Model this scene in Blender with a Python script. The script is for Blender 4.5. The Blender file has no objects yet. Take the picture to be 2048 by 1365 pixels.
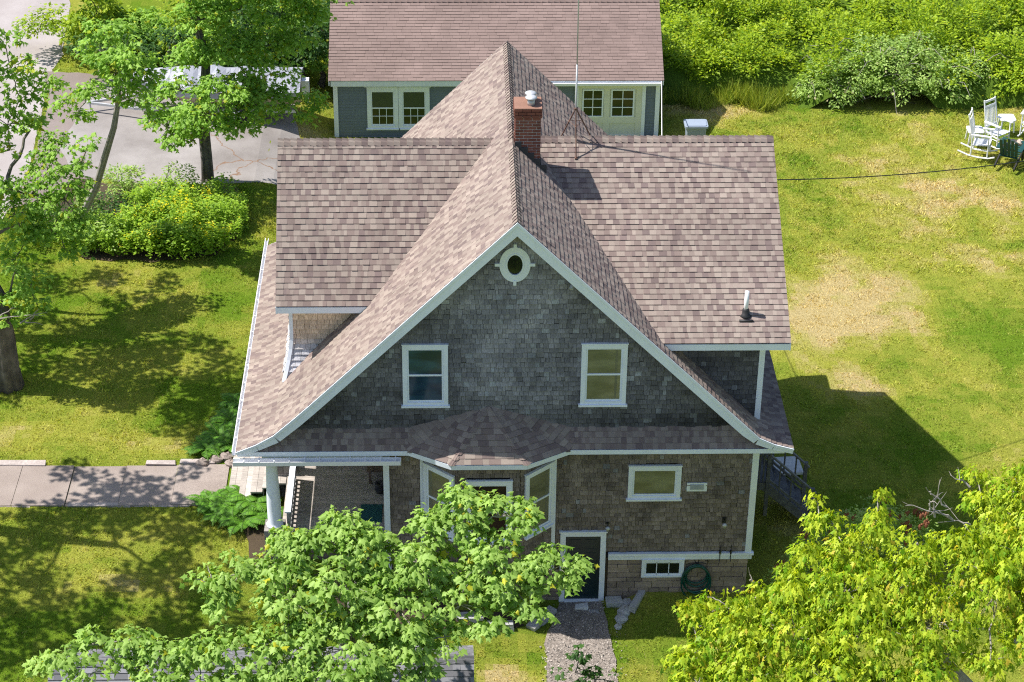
import bpy, math, random
import numpy as np
from math import sin, cos, radians, pi, sqrt
S = bpy.context.scene
COL = S.collection

# ------------------------------------------------------------------ camera, world, sun
F = 4200.0
PITCH, YAW, ROLL = radians(31.2), radians(1.8), radians(0.65)
FW = np.array([sin(YAW)*cos(PITCH), cos(YAW)*cos(PITCH), -sin(PITCH)])
RT = np.array([cos(YAW), -sin(YAW), 0.0]); UP = np.cross(RT, FW)
RR = RT*cos(ROLL)+UP*sin(ROLL); UU = -RT*sin(ROLL)+UP*cos(ROLL)
def ray(px, py): return FW+RR*(px-1024)/F-UU*(py-682.5)/F
CAM = -ray(1162, 1200)*(F*0.914/74.5)
def Y(px, py, y):                      # point of the plane y = const seen at a photo pixel
    r = ray(px, py); t = (y-CAM[1])/r[1]; return CAM+r*t
def Z(px, py, z):
    r = ray(px, py); t = (z-CAM[2])/r[2]; return CAM+r*t
cd = bpy.data.cameras.new('camera'); cam = bpy.data.objects.new('camera', cd); COL.objects.link(cam)
cd.sensor_width = 36; cd.lens = F*36/2048; cd.clip_end = 2000; cd.clip_start = 0.5
from mathutils import Matrix, Vector
cam.matrix_world = Matrix(((RR[0], UU[0], -FW[0], CAM[0]), (RR[1], UU[1], -FW[1], CAM[1]), (RR[2], UU[2], -FW[2], CAM[2]), (0, 0, 0, 1)))
S.camera = cam
SUND = Vector((0.645, -0.115, -1.0)).normalized()
w = bpy.data.worlds.new('World'); S.world = w; w.use_nodes = True
nt = w.node_tree; bg = nt.nodes['Background']
sky = nt.nodes.new('ShaderNodeTexSky'); sky.sky_type = 'NISHITA'; sky.sun_disc = False
sky.sun_elevation = math.asin(-SUND.z); sky.sun_rotation = math.atan2(-SUND.x, -SUND.y)
nt.links.new(sky.outputs[0], bg.inputs[0]); bg.inputs[1].default_value = 0.10
sl = bpy.data.lights.new('sun', 'SUN'); sl.energy = 4.6; sl.angle = radians(0.5); sl.color = (1, 0.955, 0.88)
so = bpy.data.objects.new('sun', sl); COL.objects.link(so); so.location = (-30, 20, 50)
so.rotation_euler = SUND.to_track_quat('-Z', 'Y').to_euler()
S.view_settings.view_transform = 'Standard'; S.view_settings.look = 'None'
S.view_settings.exposure = 0.72; S.view_settings.gamma = 1
S.render.engine = 'CYCLES'
S.cycles.max_bounces = 5; S.cycles.transparent_max_bounces = 4; S.cycles.transmission_bounces = 3
S.cycles.use_denoising = False; S.cycles.filter_width = 1.15

rng = random.Random(7)
# ------------------------------------------------------------------ materials
MATS = {}
def nodes(name):
    m = bpy.data.materials.new(name); m.use_nodes = True; t = m.node_tree
    return m, t, t.nodes['Principled BSDF']
def N(t, kind, **kw):
    n = t.nodes.new(kind)
    for k, v in kw.items():
        if k in n.inputs: n.inputs[k].default_value = v
        else: setattr(n, k, v)
    return n
def L(t, a, b): t.links.new(a, b)
def objco(t): return N(t, 'ShaderNodeTexCoord').outputs['Object']
def mixc(t, fac, a, b, bt='MIX'):
    n = t.nodes.new('ShaderNodeMix'); n.data_type = 'RGBA'; n.blend_type = bt
    for s, v in ((n.inputs[0], fac), (n.inputs[6], a), (n.inputs[7], b)):
        if hasattr(v, 'is_linked') or isinstance(v, bpy.types.NodeSocket): L(t, v, s)
        elif isinstance(v, (int, float)): s.default_value = v
        else: s.default_value = (*v, 1)
    return n.outputs[2]
def ramp(t, fac, p0, p1, c0=(0, 0, 0), c1=(1, 1, 1)):
    n = t.nodes.new('ShaderNodeValToRGB'); L(t, fac, n.inputs[0])
    n.color_ramp.elements[0].position = p0; n.color_ramp.elements[1].position = p1
    n.color_ramp.elements[0].color = (*c0, 1); n.color_ramp.elements[1].color = (*c1, 1)
    return n.outputs[0]
def noise(t, co, scale, detail=3, rough=0.55):
    n = N(t, 'ShaderNodeTexNoise'); L(t, co, n.inputs['Vector'])
    n.inputs['Scale'].default_value = scale; n.inputs['Detail'].default_value = detail; n.inputs['Roughness'].default_value = rough
    return n.outputs['Fac']
def bump(t, p, h, strength=0.3, dist=0.02):
    b = N(t, 'ShaderNodeBump'); b.inputs['Strength'].default_value = strength; b.inputs['Distance'].default_value = dist
    L(t, h, b.inputs['Height']); L(t, b.outputs[0], p.inputs['Normal'])
def scaled(t, co, s):
    m = N(t, 'ShaderNodeMapping'); L(t, co, m.inputs[0]); m.inputs['Scale'].default_value = s; return m.outputs[0]

def m_plain(name, col, rough=0.6, var=0.15, scale=3.0, metal=0.0, b=0.0, spec=0.5, dirt=0.0):
    m, t, p = nodes(name); co = objco(t)
    n1 = noise(t, co, scale, 5)
    lo = tuple(c*(1-var) for c in col); hi = tuple(min(1, c*(1+var)) for c in col)
    c = mixc(t, ramp(t, n1, 0.3, 0.7), lo, hi)
    if dirt:
        n2 = noise(t, scaled(t, co, (1, 1, .35)), 6, 6, .7)
        c = mixc(t, ramp(t, n2, 0.55, 0.8, (0, 0, 0), (dirt,)*3), c, (.16, .13, .10))
    L(t, c, p.inputs['Base Color'])
    p.inputs['Roughness'].default_value = rough; p.inputs['Metallic'].default_value = metal
    p.inputs['Specular IOR Level'].default_value = spec
    if b: bump(t, p, noise(t, co, scale*8, 4), b, .01)
    MATS[name] = m; return m
def m_attr(name, rough=0.9, grain=0.12, gscale=60, big=0.15, bigscale=0.8, b=0.4, bd=.004, streak=None, spec=.2):
    """per-face colour of the pieces (shingle tabs, bricks, boards) times weathering noise"""
    m, t, p = nodes(name); co = objco(t)
    a = N(t, 'ShaderNodeAttribute', attribute_name='Col').outputs['Color']
    g = noise(t, co, gscale, 3, .7)
    c = mixc(t, 1.0, a, ramp(t, g, .25, .75, (1-grain,)*3, (1+grain,)*3), 'MULTIPLY')
    g2 = noise(t, co, bigscale, 4, .6)
    c = mixc(t, 1.0, c, ramp(t, g2, .3, .7, (1-big,)*3, (1+big,)*3), 'MULTIPLY')
    if streak:
        s = noise(t, scaled(t, co, streak), 9, 4, .65)
        c = mixc(t, 1.0, c, ramp(t, s, .3, .75, (.62,)*3, (1.4, 1.42, 1.45)), 'MULTIPLY')
    L(t, c, p.inputs['Base Color']); p.inputs['Roughness'].default_value = rough; p.inputs['Specular IOR Level'].default_value = spec
    if b: bump(t, p, g, b, bd)
    MATS[name] = m; return m
def m_leaf(name, trans=0.35, rough=0.5):
    m, t, p = nodes(name)
    a = N(t, 'ShaderNodeAttribute', attribute_name='Col').outputs['Color']
    L(t, a, p.inputs['Base Color']); p.inputs['Roughness'].default_value = rough; p.inputs['Specular IOR Level'].default_value = .25
    tr = N(t, 'ShaderNodeBsdfTranslucent'); c2 = mixc(t, 1.0, a, (1.35, 1.25, .5), 'MULTIPLY'); L(t, c2, tr.inputs[0])
    mx = N(t, 'ShaderNodeMixShader'); mx.inputs[0].default_value = trans
    L(t, p.outputs[0], mx.inputs[1]); L(t, tr.outputs[0], mx.inputs[2]); L(t, mx.outputs[0], t.nodes['Material Output'].inputs[0])
    MATS[name] = m; return m
def m_glass(name, col, col2=None, rough=.06):
    m, t, p = nodes(name); co = objco(t)
    c = mixc(t, ramp(t, noise(t, scaled(t, co, (.8, .8, 2.2)), 1.6, 2), .35, .65), col, col2 or col)
    L(t, c, p.inputs['Base Color']); p.inputs['Roughness'].default_value = rough; p.inputs['Specular IOR Level'].default_value = .6
    bump(t, p, noise(t, co, 1.5, 1), .05, .02)
    MATS[name] = m; return m

m_attr('roof_shingle', .95, .2, 80, .13, .7, .6)
m_attr('cedar_shingle', .9, .10, 70, .38, 1.1, .5, .006, (6, 6, .8))
m_attr('brick', .9, .18, 40, .15, 2)
m_attr('deck_board', .8, .12, 30, .15, 1.5, .3, .003, (.5, 9, 9))
m_attr('clapboard', .6, .04, 30, .08, 1, .1)
m_attr('stone', .9, .2, 18, .2, 2.5, .8, .02)
m_plain('white_paint', (.80, .84, .93), .5, .05, 2.0, dirt=.13)
m_plain('white_plastic', (.82, .82, .84), .35, .03)
m_plain('cream_paint', (.70, .69, .60), .5, .05)
m_plain('trim_dark', (.05, .05, .055), .8)
m_plain('roof_deck', (.20, .18, .17), .9)
m_plain('backing', (.03, .027, .025), .95)
m_plain('green_door', (.006, .022, .026), .35, .1)
m_plain('black_metal', (.015, .015, .017), .5)
m_plain('rust_metal', (.14, .07, .05), .7, .4, 12)
m_plain('galvanised', (.52, .53, .55), .5, .15, 8, metal=.35)
m_plain('brass', (.6, .4, .12), .3, metal=1)
m_plain('rubber', (.02, .02, .022), .6)
m_plain('hose_green', (.006, .065, .052), .25, .2)
m_plain('grey_wood', (.12, .12, .125), .85, .35, 6, b=.3, dirt=.4)
m_plain('porch_rail_wood', (.34, .33, .33), .85, .2, 8, b=.3)
m_plain('brown_wood', (.16, .11, .08), .7, .4, 5, b=.3)
m_plain('bin_plastic', (.27, .32, .40), .5, .05)
m_plain('bark_grey', (.13, .115, .10), .95, .4, 9, b=.9)
m_plain('bark_pale', (.30, .27, .245), .95, .25, 9, b=.6)
m_plain('bark_big', (.14, .115, .10), .95, .55, 3, b=1.0)
m_plain('tarp', (.29, .30, .35), .5, .12, 2, b=.8)
m_plain('stem_green', (.12, .22, .04), .6, .2)
m_plain('hull_tan', (.42, .34, .27), .4, .1)
m_plain('concrete_white', (.6, .6, .6), .8, .2, 9, b=.3)
m_plain('cloth_grey', (.35, .37, .42), .8)
m_plain('green_plastic', (.008, .055, .05), .45, .15)
m_leaf('leaf', .44); m_leaf('grass_blade', .30, .7); m_leaf('fern', .3, .55)
m_glass('glass_blue', (.012, .03, .05), (.03, .085, .13))
m_glass('glass_olive', (.25, .235, .15), (.15, .14, .085))
m_glass('glass_dark', (.012, .014, .012), (.02, .022, .014))
m_glass('glass_brown', (.06, .035, .025), (.03, .02, .015))
m_glass('glass_shade', (.035, .05, .03), (.03, .045, .03))
def m_woven():
    m, t, p = nodes('woven_mat'); co = objco(t)
    ck = N(t, 'ShaderNodeTexChecker'); L(t, co, ck.inputs[0]); ck.inputs['Scale'].default_value = 22
    ck.inputs['Color1'].default_value = (.02, .12, .12, 1); ck.inputs['Color2'].default_value = (.01, .07, .085, 1)
    L(t, ck.outputs[0], p.inputs['Base Color']); p.inputs['Roughness'].default_value = .9; MATS['woven_mat'] = m
m_woven()
def m_ground():
    m, t, p = nodes('lawn'); co = objco(t)
    a = N(t, 'ShaderNodeAttribute', attribute_name='Col').outputs['Color']
    f = noise(t, co, 26, 4, .75); c = mixc(t, 1.0, a, ramp(t, f, .28, .72, (.55,)*3, (1.3,)*3), 'MULTIPLY')
    L(t, c, p.inputs['Base Color']); p.inputs['Roughness'].default_value = 1; p.inputs['Specular IOR Level'].default_value = 0
    bump(t, p, f, .8, .05); MATS['lawn'] = m
m_ground()
def m_asphalt(name, lo, hi, speck, crack=True):
    m, t, p = nodes(name); co = objco(t)
    c = mixc(t, ramp(t, noise(t, co, .45, 5, .6), .3, .7), lo, hi)
    g = noise(t, co, 55, 2, .8); c = mixc(t, 1.0, c, ramp(t, g, .3, .7, (1-speck,)*3, (1+speck,)*3), 'MULTIPLY')
    if crack:
        d = N(t, 'ShaderNodeTexNoise'); L(t, co, d.inputs['Vector']); d.inputs['Scale'].default_value = 1.6; d.inputs['Detail'].default_value = 7
        mx = mixc(t, .42, co, d.outputs['Color'])
        v = N(t, 'ShaderNodeTexVoronoi', feature='DISTANCE_TO_EDGE'); L(t, mx, v.inputs['Vector']); v.inputs['Scale'].default_value = .42
        k = ramp(t, v.outputs['Distance'], .002, .008, (1, 1, 1), (0, 0, 0))
        k2 = ramp(t, noise(t, co, .3, 1), .48, .58)
        km = mixc(t, 1.0, k, k2, 'MULTIPLY')
        c = mixc(t, km, c, (.20, .12, .075))
    L(t, c, p.inputs['Base Color']); p.inputs['Roughness'].default_value = .95; p.inputs['Specular IOR Level'].default_value = .2
    bump(t, p, g, .4, .01); MATS[name] = m
m_asphalt('road_asphalt', (.29, .255, .245), (.40, .365, .36), .2, False)
m_asphalt('drive_asphalt', (.195, .175, .165), (.335, .31, .30), .22, True)
m_asphalt('apron_asphalt', (.19, .155, .14), (.25, .21, .195), .25, False)
m_asphalt('walk_concrete', (.235, .19, .17), (.36, .305, .275), .35, False)
m_attr('gravel', .95, .5, 24, .25, 2, .8, .03)
m_asphalt('soil', (.045, .033, .022), (.085, .062, .04), .4, False)

# ------------------------------------------------------------------ mesh helpers
WORG = {}
def V(*a): return np.array(a, float)
def unit(a): a = np.asarray(a, float); return a/np.linalg.norm(a)
class MB:
    def __init__(s): s.v = []; s.f = []; s.c = []; s.fr = None
    def add(s, vs, fs, col=None):
        b = len(s.v)
        if s.fr is not None:
            O, A, B, C = s.fr; vs = [O+A*p[0]+B*p[1]+C*p[2] for p in vs]
        s.v.extend([tuple(map(float, p)) for p in vs])
        for f in fs: s.f.append([b+i for i in f]); s.c.append(col or (.5, .5, .5))
        return s
    def box(s, x0, x1, y0, y1, z0, z1, col=None):
        v = [(x, y, z) for z in (z0, z1) for y in (y0, y1) for x in (x0, x1)]
        return s.add(v, [(0, 2, 3, 1), (4, 5, 7, 6), (0, 1, 5, 4), (2, 6, 7, 3), (0, 4, 6, 2), (1, 3, 7, 5)], col)
    def bar(s, a, b, w, h, up=(0, 0, 1), col=None):
        a = V(*a); b = V(*b); d = unit(b-a); u = V(*up)
        if abs(d@u) > .98: u = V(0, 1, 0)
        r = unit(np.cross(d, u)); u = np.cross(r, d)
        v = [p+r*i*w/2+u*j*h/2 for p in (a, b) for i, j in ((-1, -1), (1, -1), (1, 1), (-1, 1))]
        return s.add(v, [(3, 2, 1, 0), (4, 5, 6, 7), (0, 1, 5, 4), (1, 2, 6, 5), (2, 3, 7, 6), (3, 0, 4, 7)], col)
    def tube(s, pts, rad, n=7, col=None, caps=True):
        pts = [V(*p) for p in pts]; k = len(pts)
        if not hasattr(rad, '__len__'): rad = [rad]*k
        vs = []; u = V(0, 0, 1)
        for i, p in enumerate(pts):
            d = unit(pts[min(i+1, k-1)]-pts[max(i-1, 0)])
            if i == 0: u = V(0, 0, 1) if abs(d[2]) < .9 else V(1, 0, 0)
            r = unit(np.cross(d, u)); u = unit(np.cross(r, d))
            for j in range(n): a = 2*pi*j/n; vs.append(p+(r*cos(a)+u*sin(a))*rad[i])
        fs = [(i*n+j, i*n+(j+1) % n, (i+1)*n+(j+1) % n, (i+1)*n+j) for i in range(k-1) for j in range(n)]
        if caps: fs += [tuple(range(n-1, -1, -1)), tuple((k-1)*n+j for j in range(n))]
        return s.add(vs, fs, col)
    def lathe(s, prof, c, n=16, col=None):
        vs = [(c[0]+r*cos(2*pi*j/n), c[1]+r*sin(2*pi*j/n), c[2]+z) for r, z in prof for j in range(n)]; k = len(prof)
        fs = [(i*n+j, i*n+(j+1) % n, (i+1)*n+(j+1) % n, (i+1)*n+j) for i in range(k-1) for j in range(n)]
        fs += [tuple(range(n-1, -1, -1)), tuple((k-1)*n+j for j in range(n))]
        return s.add(vs, fs, col)
    def prism(s, poly, off, col=None):
        n = len(poly); off = V(*off); vs = [V(*p) for p in poly]+[V(*p)+off for p in poly]
        fs = [tuple(range(n)), tuple(range(2*n-1, n-1, -1))]+[(i, i+n, (i+1) % n+n, (i+1) % n) for i in range(n)]
        return s.add(vs, fs, col)
    def rock(s, c, r, seed=0, col=None, flat=.6):
        q = random.Random(seed); n, k = 9, 5; vs = []
        for i in range(k+1):
            th = pi*i/k
            for j in range(n):
                a = 2*pi*j/n+.2*i; m = 1+q.uniform(-.18, .18)
                vs.append((c[0]+r[0]*sin(th)*cos(a)*m, c[1]+r[1]*sin(th)*sin(a)*m, c[2]+r[2]*cos(th)*m))
        fs = [(i*n+j, (i+1)*n+j, (i+1)*n+(j+1) % n, i*n+(j+1) % n) for i in range(k) for j in range(n)]
        return s.add(vs, fs, col)
    def build(s, name, mat, parent=None, smooth=False):
        off = WORG.get(parent.name, (0, 0, 0)) if parent else (0, 0, 0)
        me = bpy.data.meshes.new(name)
        vs = [(a-off[0], b-off[1], c-off[2]) for a, b, c in s.v] if any(off) else s.v
        me.from_pydata(vs, [], s.f)
        at = me.attributes.new('Col', 'FLOAT_COLOR', 'FACE')
        at.data.foreach_set('color', np.array([(*c, 1) for c in s.c], dtype=np.float32).ravel())
        me.materials.append(MATS[mat])
        if smooth: me.polygons.foreach_set('use_smooth', [True]*len(me.polygons))
        o = bpy.data.objects.new(name, me); COL.objects.link(o)
        if parent: o.parent = parent; WORG[o.name] = off
        return o
def tag(o, label, cat, group=None, kind=None):
    if label: o['label'] = label
    if cat: o['category'] = cat
    if group: o['group'] = group
    if kind: o['kind'] = kind
    return o
def thing(name, label, cat, loc=(0, 0, 0), group=None, world=True):
    o = bpy.data.objects.new(name, None); COL.objects.link(o); o.location = loc; o.empty_display_size = .2
    if world: WORG[o.name] = tuple(map(float, loc))
    return tag(o, label, cat, group)
def copy_tree(o, loc, rz, label, parent=None):
    c = o.copy(); COL.objects.link(c)
    if parent: c.parent = parent
    else: c.location = loc; c.rotation_euler = (0, 0, rz); c['label'] = label
    for ch in list(o.children): copy_tree(ch, None, 0, None, c)
    return c
def fast_mesh(name, Vv, polys, cols, mat, parent=None, facepolys=None):
    """Vv (n,3); polys: list of index arrays all built by tiling; cols per face"""
    off = WORG.get(parent.name, (0, 0, 0)) if parent else (0, 0, 0)
    me = bpy.data.meshes.new(name)
    Vv = np.asarray(Vv, np.float32)-np.array(off, np.float32)
    me.vertices.add(len(Vv)); me.vertices.foreach_set('co', Vv.ravel())
    loops, starts, totals = polys
    me.loops.add(len(loops)); me.loops.foreach_set('vertex_index', loops.astype(np.int32))
    me.polygons.add(len(starts)); me.polygons.foreach_set('loop_start', starts.astype(np.int32)); me.polygons.foreach_set('loop_total', totals.astype(np.int32))
    me.update(calc_edges=True)
    at = me.attributes.new('Col', 'FLOAT_COLOR', 'FACE')
    c4 = np.ones((len(starts), 4), np.float32); c4[:, :3] = cols; at.data.foreach_set('color', c4.ravel())
    me.materials.append(MATS[mat])
    o = bpy.data.objects.new(name, me); COL.objects.link(o)
    if parent: o.parent = parent; WORG[o.name] = off
    return o

def clip_rect(poly, u0, u1, v0, v1):
    for ax, lim, sg in ((0, u0, 1), (0, u1, -1), (1, v0, 1), (1, v1, -1)):
        out = []; n = len(poly)
        for i in range(n):
            a, b = poly[i], poly[(i+1) % n]; da = (a[ax]-lim)*sg; db = (b[ax]-lim)*sg
            if da >= 0: out.append(a)
            if (da >= 0) != (db >= 0):
                t = da/(da-db); out.append((a[0]+(b[0]-a[0])*t, a[1]+(b[1]-a[1])*t))
        poly = out
        if len(poly) < 3: return []
    return poly
def shingles(mb, fmap, poly, expo, wr, thick, pal, seed=1, gap=0.0, jit=0.0, holes=(), vgap=0.0):
    q = random.Random(seed); us = [p[0] for p in poly]; vs = [p[1] for p in poly]
    v = min(vs); vmax = max(vs); row = 0
    while v < vmax-1e-4:
        u = min(us)-q.uniform(0, wr[1])
        while u < max(us):
            wd = q.uniform(*wr); j = q.uniform(-jit, jit) if jit else 0
            ua, ub = u+gap/2, u+wd-gap/2
            for (h0, h1, g0, g1) in holes:
                if v < g1 and v+expo > g0:
                    if h0 <= ua and ub <= h1: ub = ua-1
                    elif ua < h0 < ub: ub = h0
                    elif ua < h1 < ub: ua = h1
            if ub <= ua+.003: u += wd; continue
            c = clip_rect(poly, ua, ub, max(v+j, min(vs)), v+expo-vgap*q.uniform(.6, 1.3))  # with vgap tabs stop short, dark backing stands in for course shadow
            if len(c) >= 3:
                t = thick*q.uniform(.55, 1.35); n = len(c); vb = v+j
                top = [fmap(a, b, .004+t*max(0, 1-(b-vb)/expo)) for a, b in c]
                bot = [fmap(a, b, 0.0) for a, b in c]
                col = pal(q, (u+wd/2), v)
                mb.add(top, [tuple(range(n))], col)
                for i in range(n):
                    k = (i+1) % n
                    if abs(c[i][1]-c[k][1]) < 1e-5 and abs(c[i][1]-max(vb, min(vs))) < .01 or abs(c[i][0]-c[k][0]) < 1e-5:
                        mb.add([top[i], bot[i], bot[k], top[k]], [(0, 1, 2, 3)], tuple(x*.6 for x in col))  # butt and side faces coloured darker to draw the courses' shadow lines
            u += wd
        v += expo; row += 1
def plane_map(O, U, Vd):
    O = V(*O); U = unit(U); Vd = unit(Vd); Nn = np.cross(U, Vd)
    return lambda u, v, o: O+U*u+Vd*v+Nn*o
LASTK = [0]
def pal_roof(q, u, v):
    r = q.random()
    k_ = 0 if r < .32 else 1 if r < .66 else 2 if r < .9 else 3
    if k_ == LASTK[0]: r = (r+.34) % 1; k_ = 0 if r < .32 else 1 if r < .66 else 2 if r < .9 else 3
    LASTK[0] = k_
    if r < .32: c = (.288, .236, .204)
    elif r < .66: c = (.25, .199, .175)
    elif r < .90: c = (.208, .159, .143)
    else: c = (.172, .130, .122)
    k = q.uniform(.92, 1.08); return tuple(x*k for x in c)
def pal_garage(q, u, v):
    k = q.uniform(.92, 1.07); return (.235*k, .172*k, .155*k)
def pal_shed(q, u, v):
    k = q.uniform(.6, 1.3); return (.18*k, .18*k, .195*k)
def pal_cedar(q, u, v):
    k = q.uniform(.72, 1.22); r = q.random()
    if r < .03: return (.26, .25, .25)
    return (.225*k, .18*k, .148*k)
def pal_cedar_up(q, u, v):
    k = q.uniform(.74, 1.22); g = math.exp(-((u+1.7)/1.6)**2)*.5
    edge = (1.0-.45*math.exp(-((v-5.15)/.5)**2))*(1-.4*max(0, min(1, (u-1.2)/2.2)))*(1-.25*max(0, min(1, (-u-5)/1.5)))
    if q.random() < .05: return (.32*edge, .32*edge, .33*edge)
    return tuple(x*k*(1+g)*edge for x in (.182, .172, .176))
def pal_cedar_new_bounce(q, u, v):  # new cedar, colour raised to carry light bounced off the roof
    k = q.uniform(.85, 1.15); f = max(0, min(1, (6.3-v)/.35)); return tuple(k*(a*(1-f)+b*f) for a, b in zip((.74, .55, .40), (.50, .49, .52)))

# ------------------------------------------------------------------ ground shape
def sm(a, b, x):
    t = np.clip((np.asarray(x, float)-a)/(b-a), 0, 1); return t*t*(3-2*t)
def H(x, y):
    x = np.asarray(x, float); y = np.asarray(y, float)
    k = sm(11, 19, y); x0 = -7-2.6*k; x1 = 1-7.8*k; base = .75-.12*k+(.65+.12*k)*(1-sm(0, 1, (x-x0)/(x1-x0))); low = -.1+.95*(1-sm(-10, -3, x)); kf = sm(-6, 0, x); f = sm(0, 1, (y+5-1.5*kf)/8)
    z = low*(1-f)+base*f
    d = (1-sm(.95, 1.45, np.abs(x-.05)))*(1-sm(-.1, .4, y))*sm(-7, -2.5, y)
    z = z*(1-d)
    return z+.025*np.sin(x*1.3+y*.4)*np.cos(y*.9-x*.3)
def h(x, y): return float(H(x, y))
def vnoise(x, y, s, seed=0):
    x = np.asarray(x)*s; y = np.asarray(y)*s; xi = np.floor(x).astype(int); yi = np.floor(y).astype(int)
    def r(a, b):
        k = (a*374761393+b*668265263+seed*1442695041) & 0xffffffff; k = ((k ^ (k >> 13))*1274126177) & 0xffffffff
        return ((k ^ (k >> 16)) & 0xffff)/65535.0
    fx = x-xi; fy = y-yi; fx = fx*fx*(3-2*fx); fy = fy*fy*(3-2*fy)
    return (r(xi, yi)*(1-fx)+r(xi+1, yi)*fx)*(1-fy)+(r(xi, yi+1)*(1-fx)+r(xi+1, yi+1)*fx)*fy
def lawn_col(x, y):
    g = (x, y)
    def sp(px, py, rx, ry, z=.8):
        p = Z(px, py, z); return np.exp(-(((g[0]-p[0])/rx)**2+((g[1]-p[1])/ry)**2))
    dry = .9*sp(1700, 590, 1.6, 2.0)+.9*sp(1790, 640, 1.2, 1.3)+.5*sp(1620, 640, 1, 1.5)+.8*sp(1740, 770, .9, .7)+.6*sp(1920, 420, 2, 2.2)+.5*sp(2000, 520, 1.5, 1.2)
    dry = dry+.6*sp(1440, 215, 2.2, 1.0)+.5*sp(1750, 330, 3, 2)+.9*sp(1010, 1340, .9, .5, .2)+.5*sp(1270, 1340, .8, .5, .1)+.5*sp(60, 870, 1.2, .6, 1.4)+.4*sp(350, 890, 1.6, .5, 1.4)+.35*sp(230, 570, 1.5, .8, 1.4)+.45*sp(240, 1180, 2, .8, 1)+.4*sp(620, 250, 1, 1, 1.2)
    lush = .8*sp(1960, 680, 2.2, 2.2)+.5*sp(1600, 300, 1.2, 2.2)+.4*sp(380, 650, 2.5, 2, 1.4)+.5*sp(1930, 900, 2, 1.5)+.6*sp(1900, 600, .8, 2)
    xr, yr_ = np.asarray(x)*.82+np.asarray(y)*.57, np.asarray(y)*.82-np.asarray(x)*.57
    wx = xr+.9*vnoise(xr, yr_, .9, 31)+.3*vnoise(xr, yr_, 2.7, 33); wy = yr_+.9*vnoise(xr, yr_, .9, 32)+.3*vnoise(xr, yr_, 2.7, 34)
    n = vnoise(wx, wy, .5, 1)*.42+vnoise(wx, wy, 1.3, 2)*.3+vnoise(wx, wy, 3.4, 3)*.22+vnoise(wx, wy, 8, 4)*.14-.04
    dry = dry*(.35+1.3*vnoise(wx, wy, 1.1, 9)*(.5+vnoise(wx, wy, 3.1, 10)))
    base = np.where(np.asarray(x) > 3, .33, .18)
    t = np.clip(base+dry*.85-lush*.35+(n-.5)*1.25, 0, 1)[..., None]
    gr = np.array([.195, .32, .028]); ye = np.array([.46, .475, .08]); ta = np.array([.69, .56, .27])
    c = np.where(t < .5, gr+(ye-gr)*t*2, ye+(ta-ye)*(t*2-1))
    return c, t[..., 0]

def grid_obj():
    xs = np.concatenate([[-420, -200, -100, -60, -40], np.arange(-30, -20, .4), np.arange(-20, 20, .2), np.arange(20, 30.01, .4), [40, 60, 100, 200, 420]])
    ys = np.concatenate([[-200, -100, -50, -25], np.arange(-15, -8, .4), np.arange(-8, 32, .2), np.arange(32, 50.01, .4), [60, 80, 120, 200, 420]])
    X, Yy = np.meshgrid(xs, ys); nx, ny = len(xs), len(ys)
    P = np.stack([X, Yy, H(X, Yy)], -1).reshape(-1, 3)
    i, j = np.meshgrid(np.arange(nx-1), np.arange(ny-1)); a = (j*nx+i).ravel()
    q = np.stack([a, a+1, a+1+nx, a+nx], 1)
    cx = P[q].mean(1); c, t = lawn_col(cx[:, 0], cx[:, 1]); n = len(q)
    o = fast_mesh('ground', P, (q.ravel(), np.arange(n)*4, np.full(n, 4)), c*.62, 'lawn')
    return tag(o, 'sunlit uneven lawn with green, yellow and dry tan patches', 'lawn', kind='structure')
grid_obj()
def sheet(name, mat, poly, lift, label, cat, cell=.6, kind='structure', rough=0.0, col=None, seed=3):
    q = random.Random(seed)
    if rough:
        out = []
        for i in range(len(poly)):
            a, b = poly[i], poly[(i+1) % len(poly)]; d = math.dist(a, b); k = max(1, int(d/.35))
            for m in range(k): out.append((a[0]+(b[0]-a[0])*m/k+q.uniform(-rough, rough), a[1]+(b[1]-a[1])*m/k+q.uniform(-rough, rough)))
        poly = out
    mb = MB(); x0 = min(p[0] for p in poly); x1 = max(p[0] for p in poly); y0 = min(p[1] for p in poly); y1 = max(p[1] for p in poly)
    for i in range(int((x1-x0)/cell)+1):
        for j in range(int((y1-y0)/cell)+1):
            c = clip_rect(poly, x0+i*cell, x0+(i+1)*cell, y0+j*cell, y0+(j+1)*cell)
            if len(c) >= 3: mb.add([(a, b, h(a, b)+lift) for a, b in c], [tuple(range(len(c)))], col)
    return tag(mb.build(name, mat), label, cat, kind=kind)
def zp(*pts, z=1.4): return [tuple(Z(px, py, z)[:2]) for px, py in pts]
ROAD = zp((-700, 600), (-600, 300), (-300, -200), (150, -200), (140, 0), (125, 110), (100, 150), (75, 270), (40, 395), (-60, 520))
DRIVE = zp((210, 160), (600, 150), (585, 215), (602, 272), (560, 300), (700, 330), (700, 352), (555, 362), (470, 368), (300, 372), (150, 350), (120, 300), (170, 200))
APRON = zp((90, 145), (180, 148), (300, 185), (190, 380), (20, 420), (30, 395), (66, 330), (98, 200))
sheet('road', 'road_asphalt', ROAD, .012, 'pale grey asphalt road curving past the driveway mouth', 'road', rough=.06)
sheet('driveway', 'drive_asphalt', DRIVE, .020, 'cracked pale grey asphalt driveway under the covered boat', 'driveway', rough=.05)
sheet('driveway_apron', 'apron_asphalt', APRON, .016, 'darker brownish asphalt strip where driveway meets the road', 'driveway', rough=.05)
GRAVEL = [(-.5, -.1), (-.7, -.8), (-.95, -1.7), (-.98, -3), (-1.0, -9), (.85, -9), (.72, -3), (.62, -1.6), (.55, -.9), (.52, -.1)]
sheet('gravel_path', 'gravel', GRAVEL, .03, 'gravel path leading up to the basement door', 'path', cell=.3, rough=.05, col=(.25, .215, .19))
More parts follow.
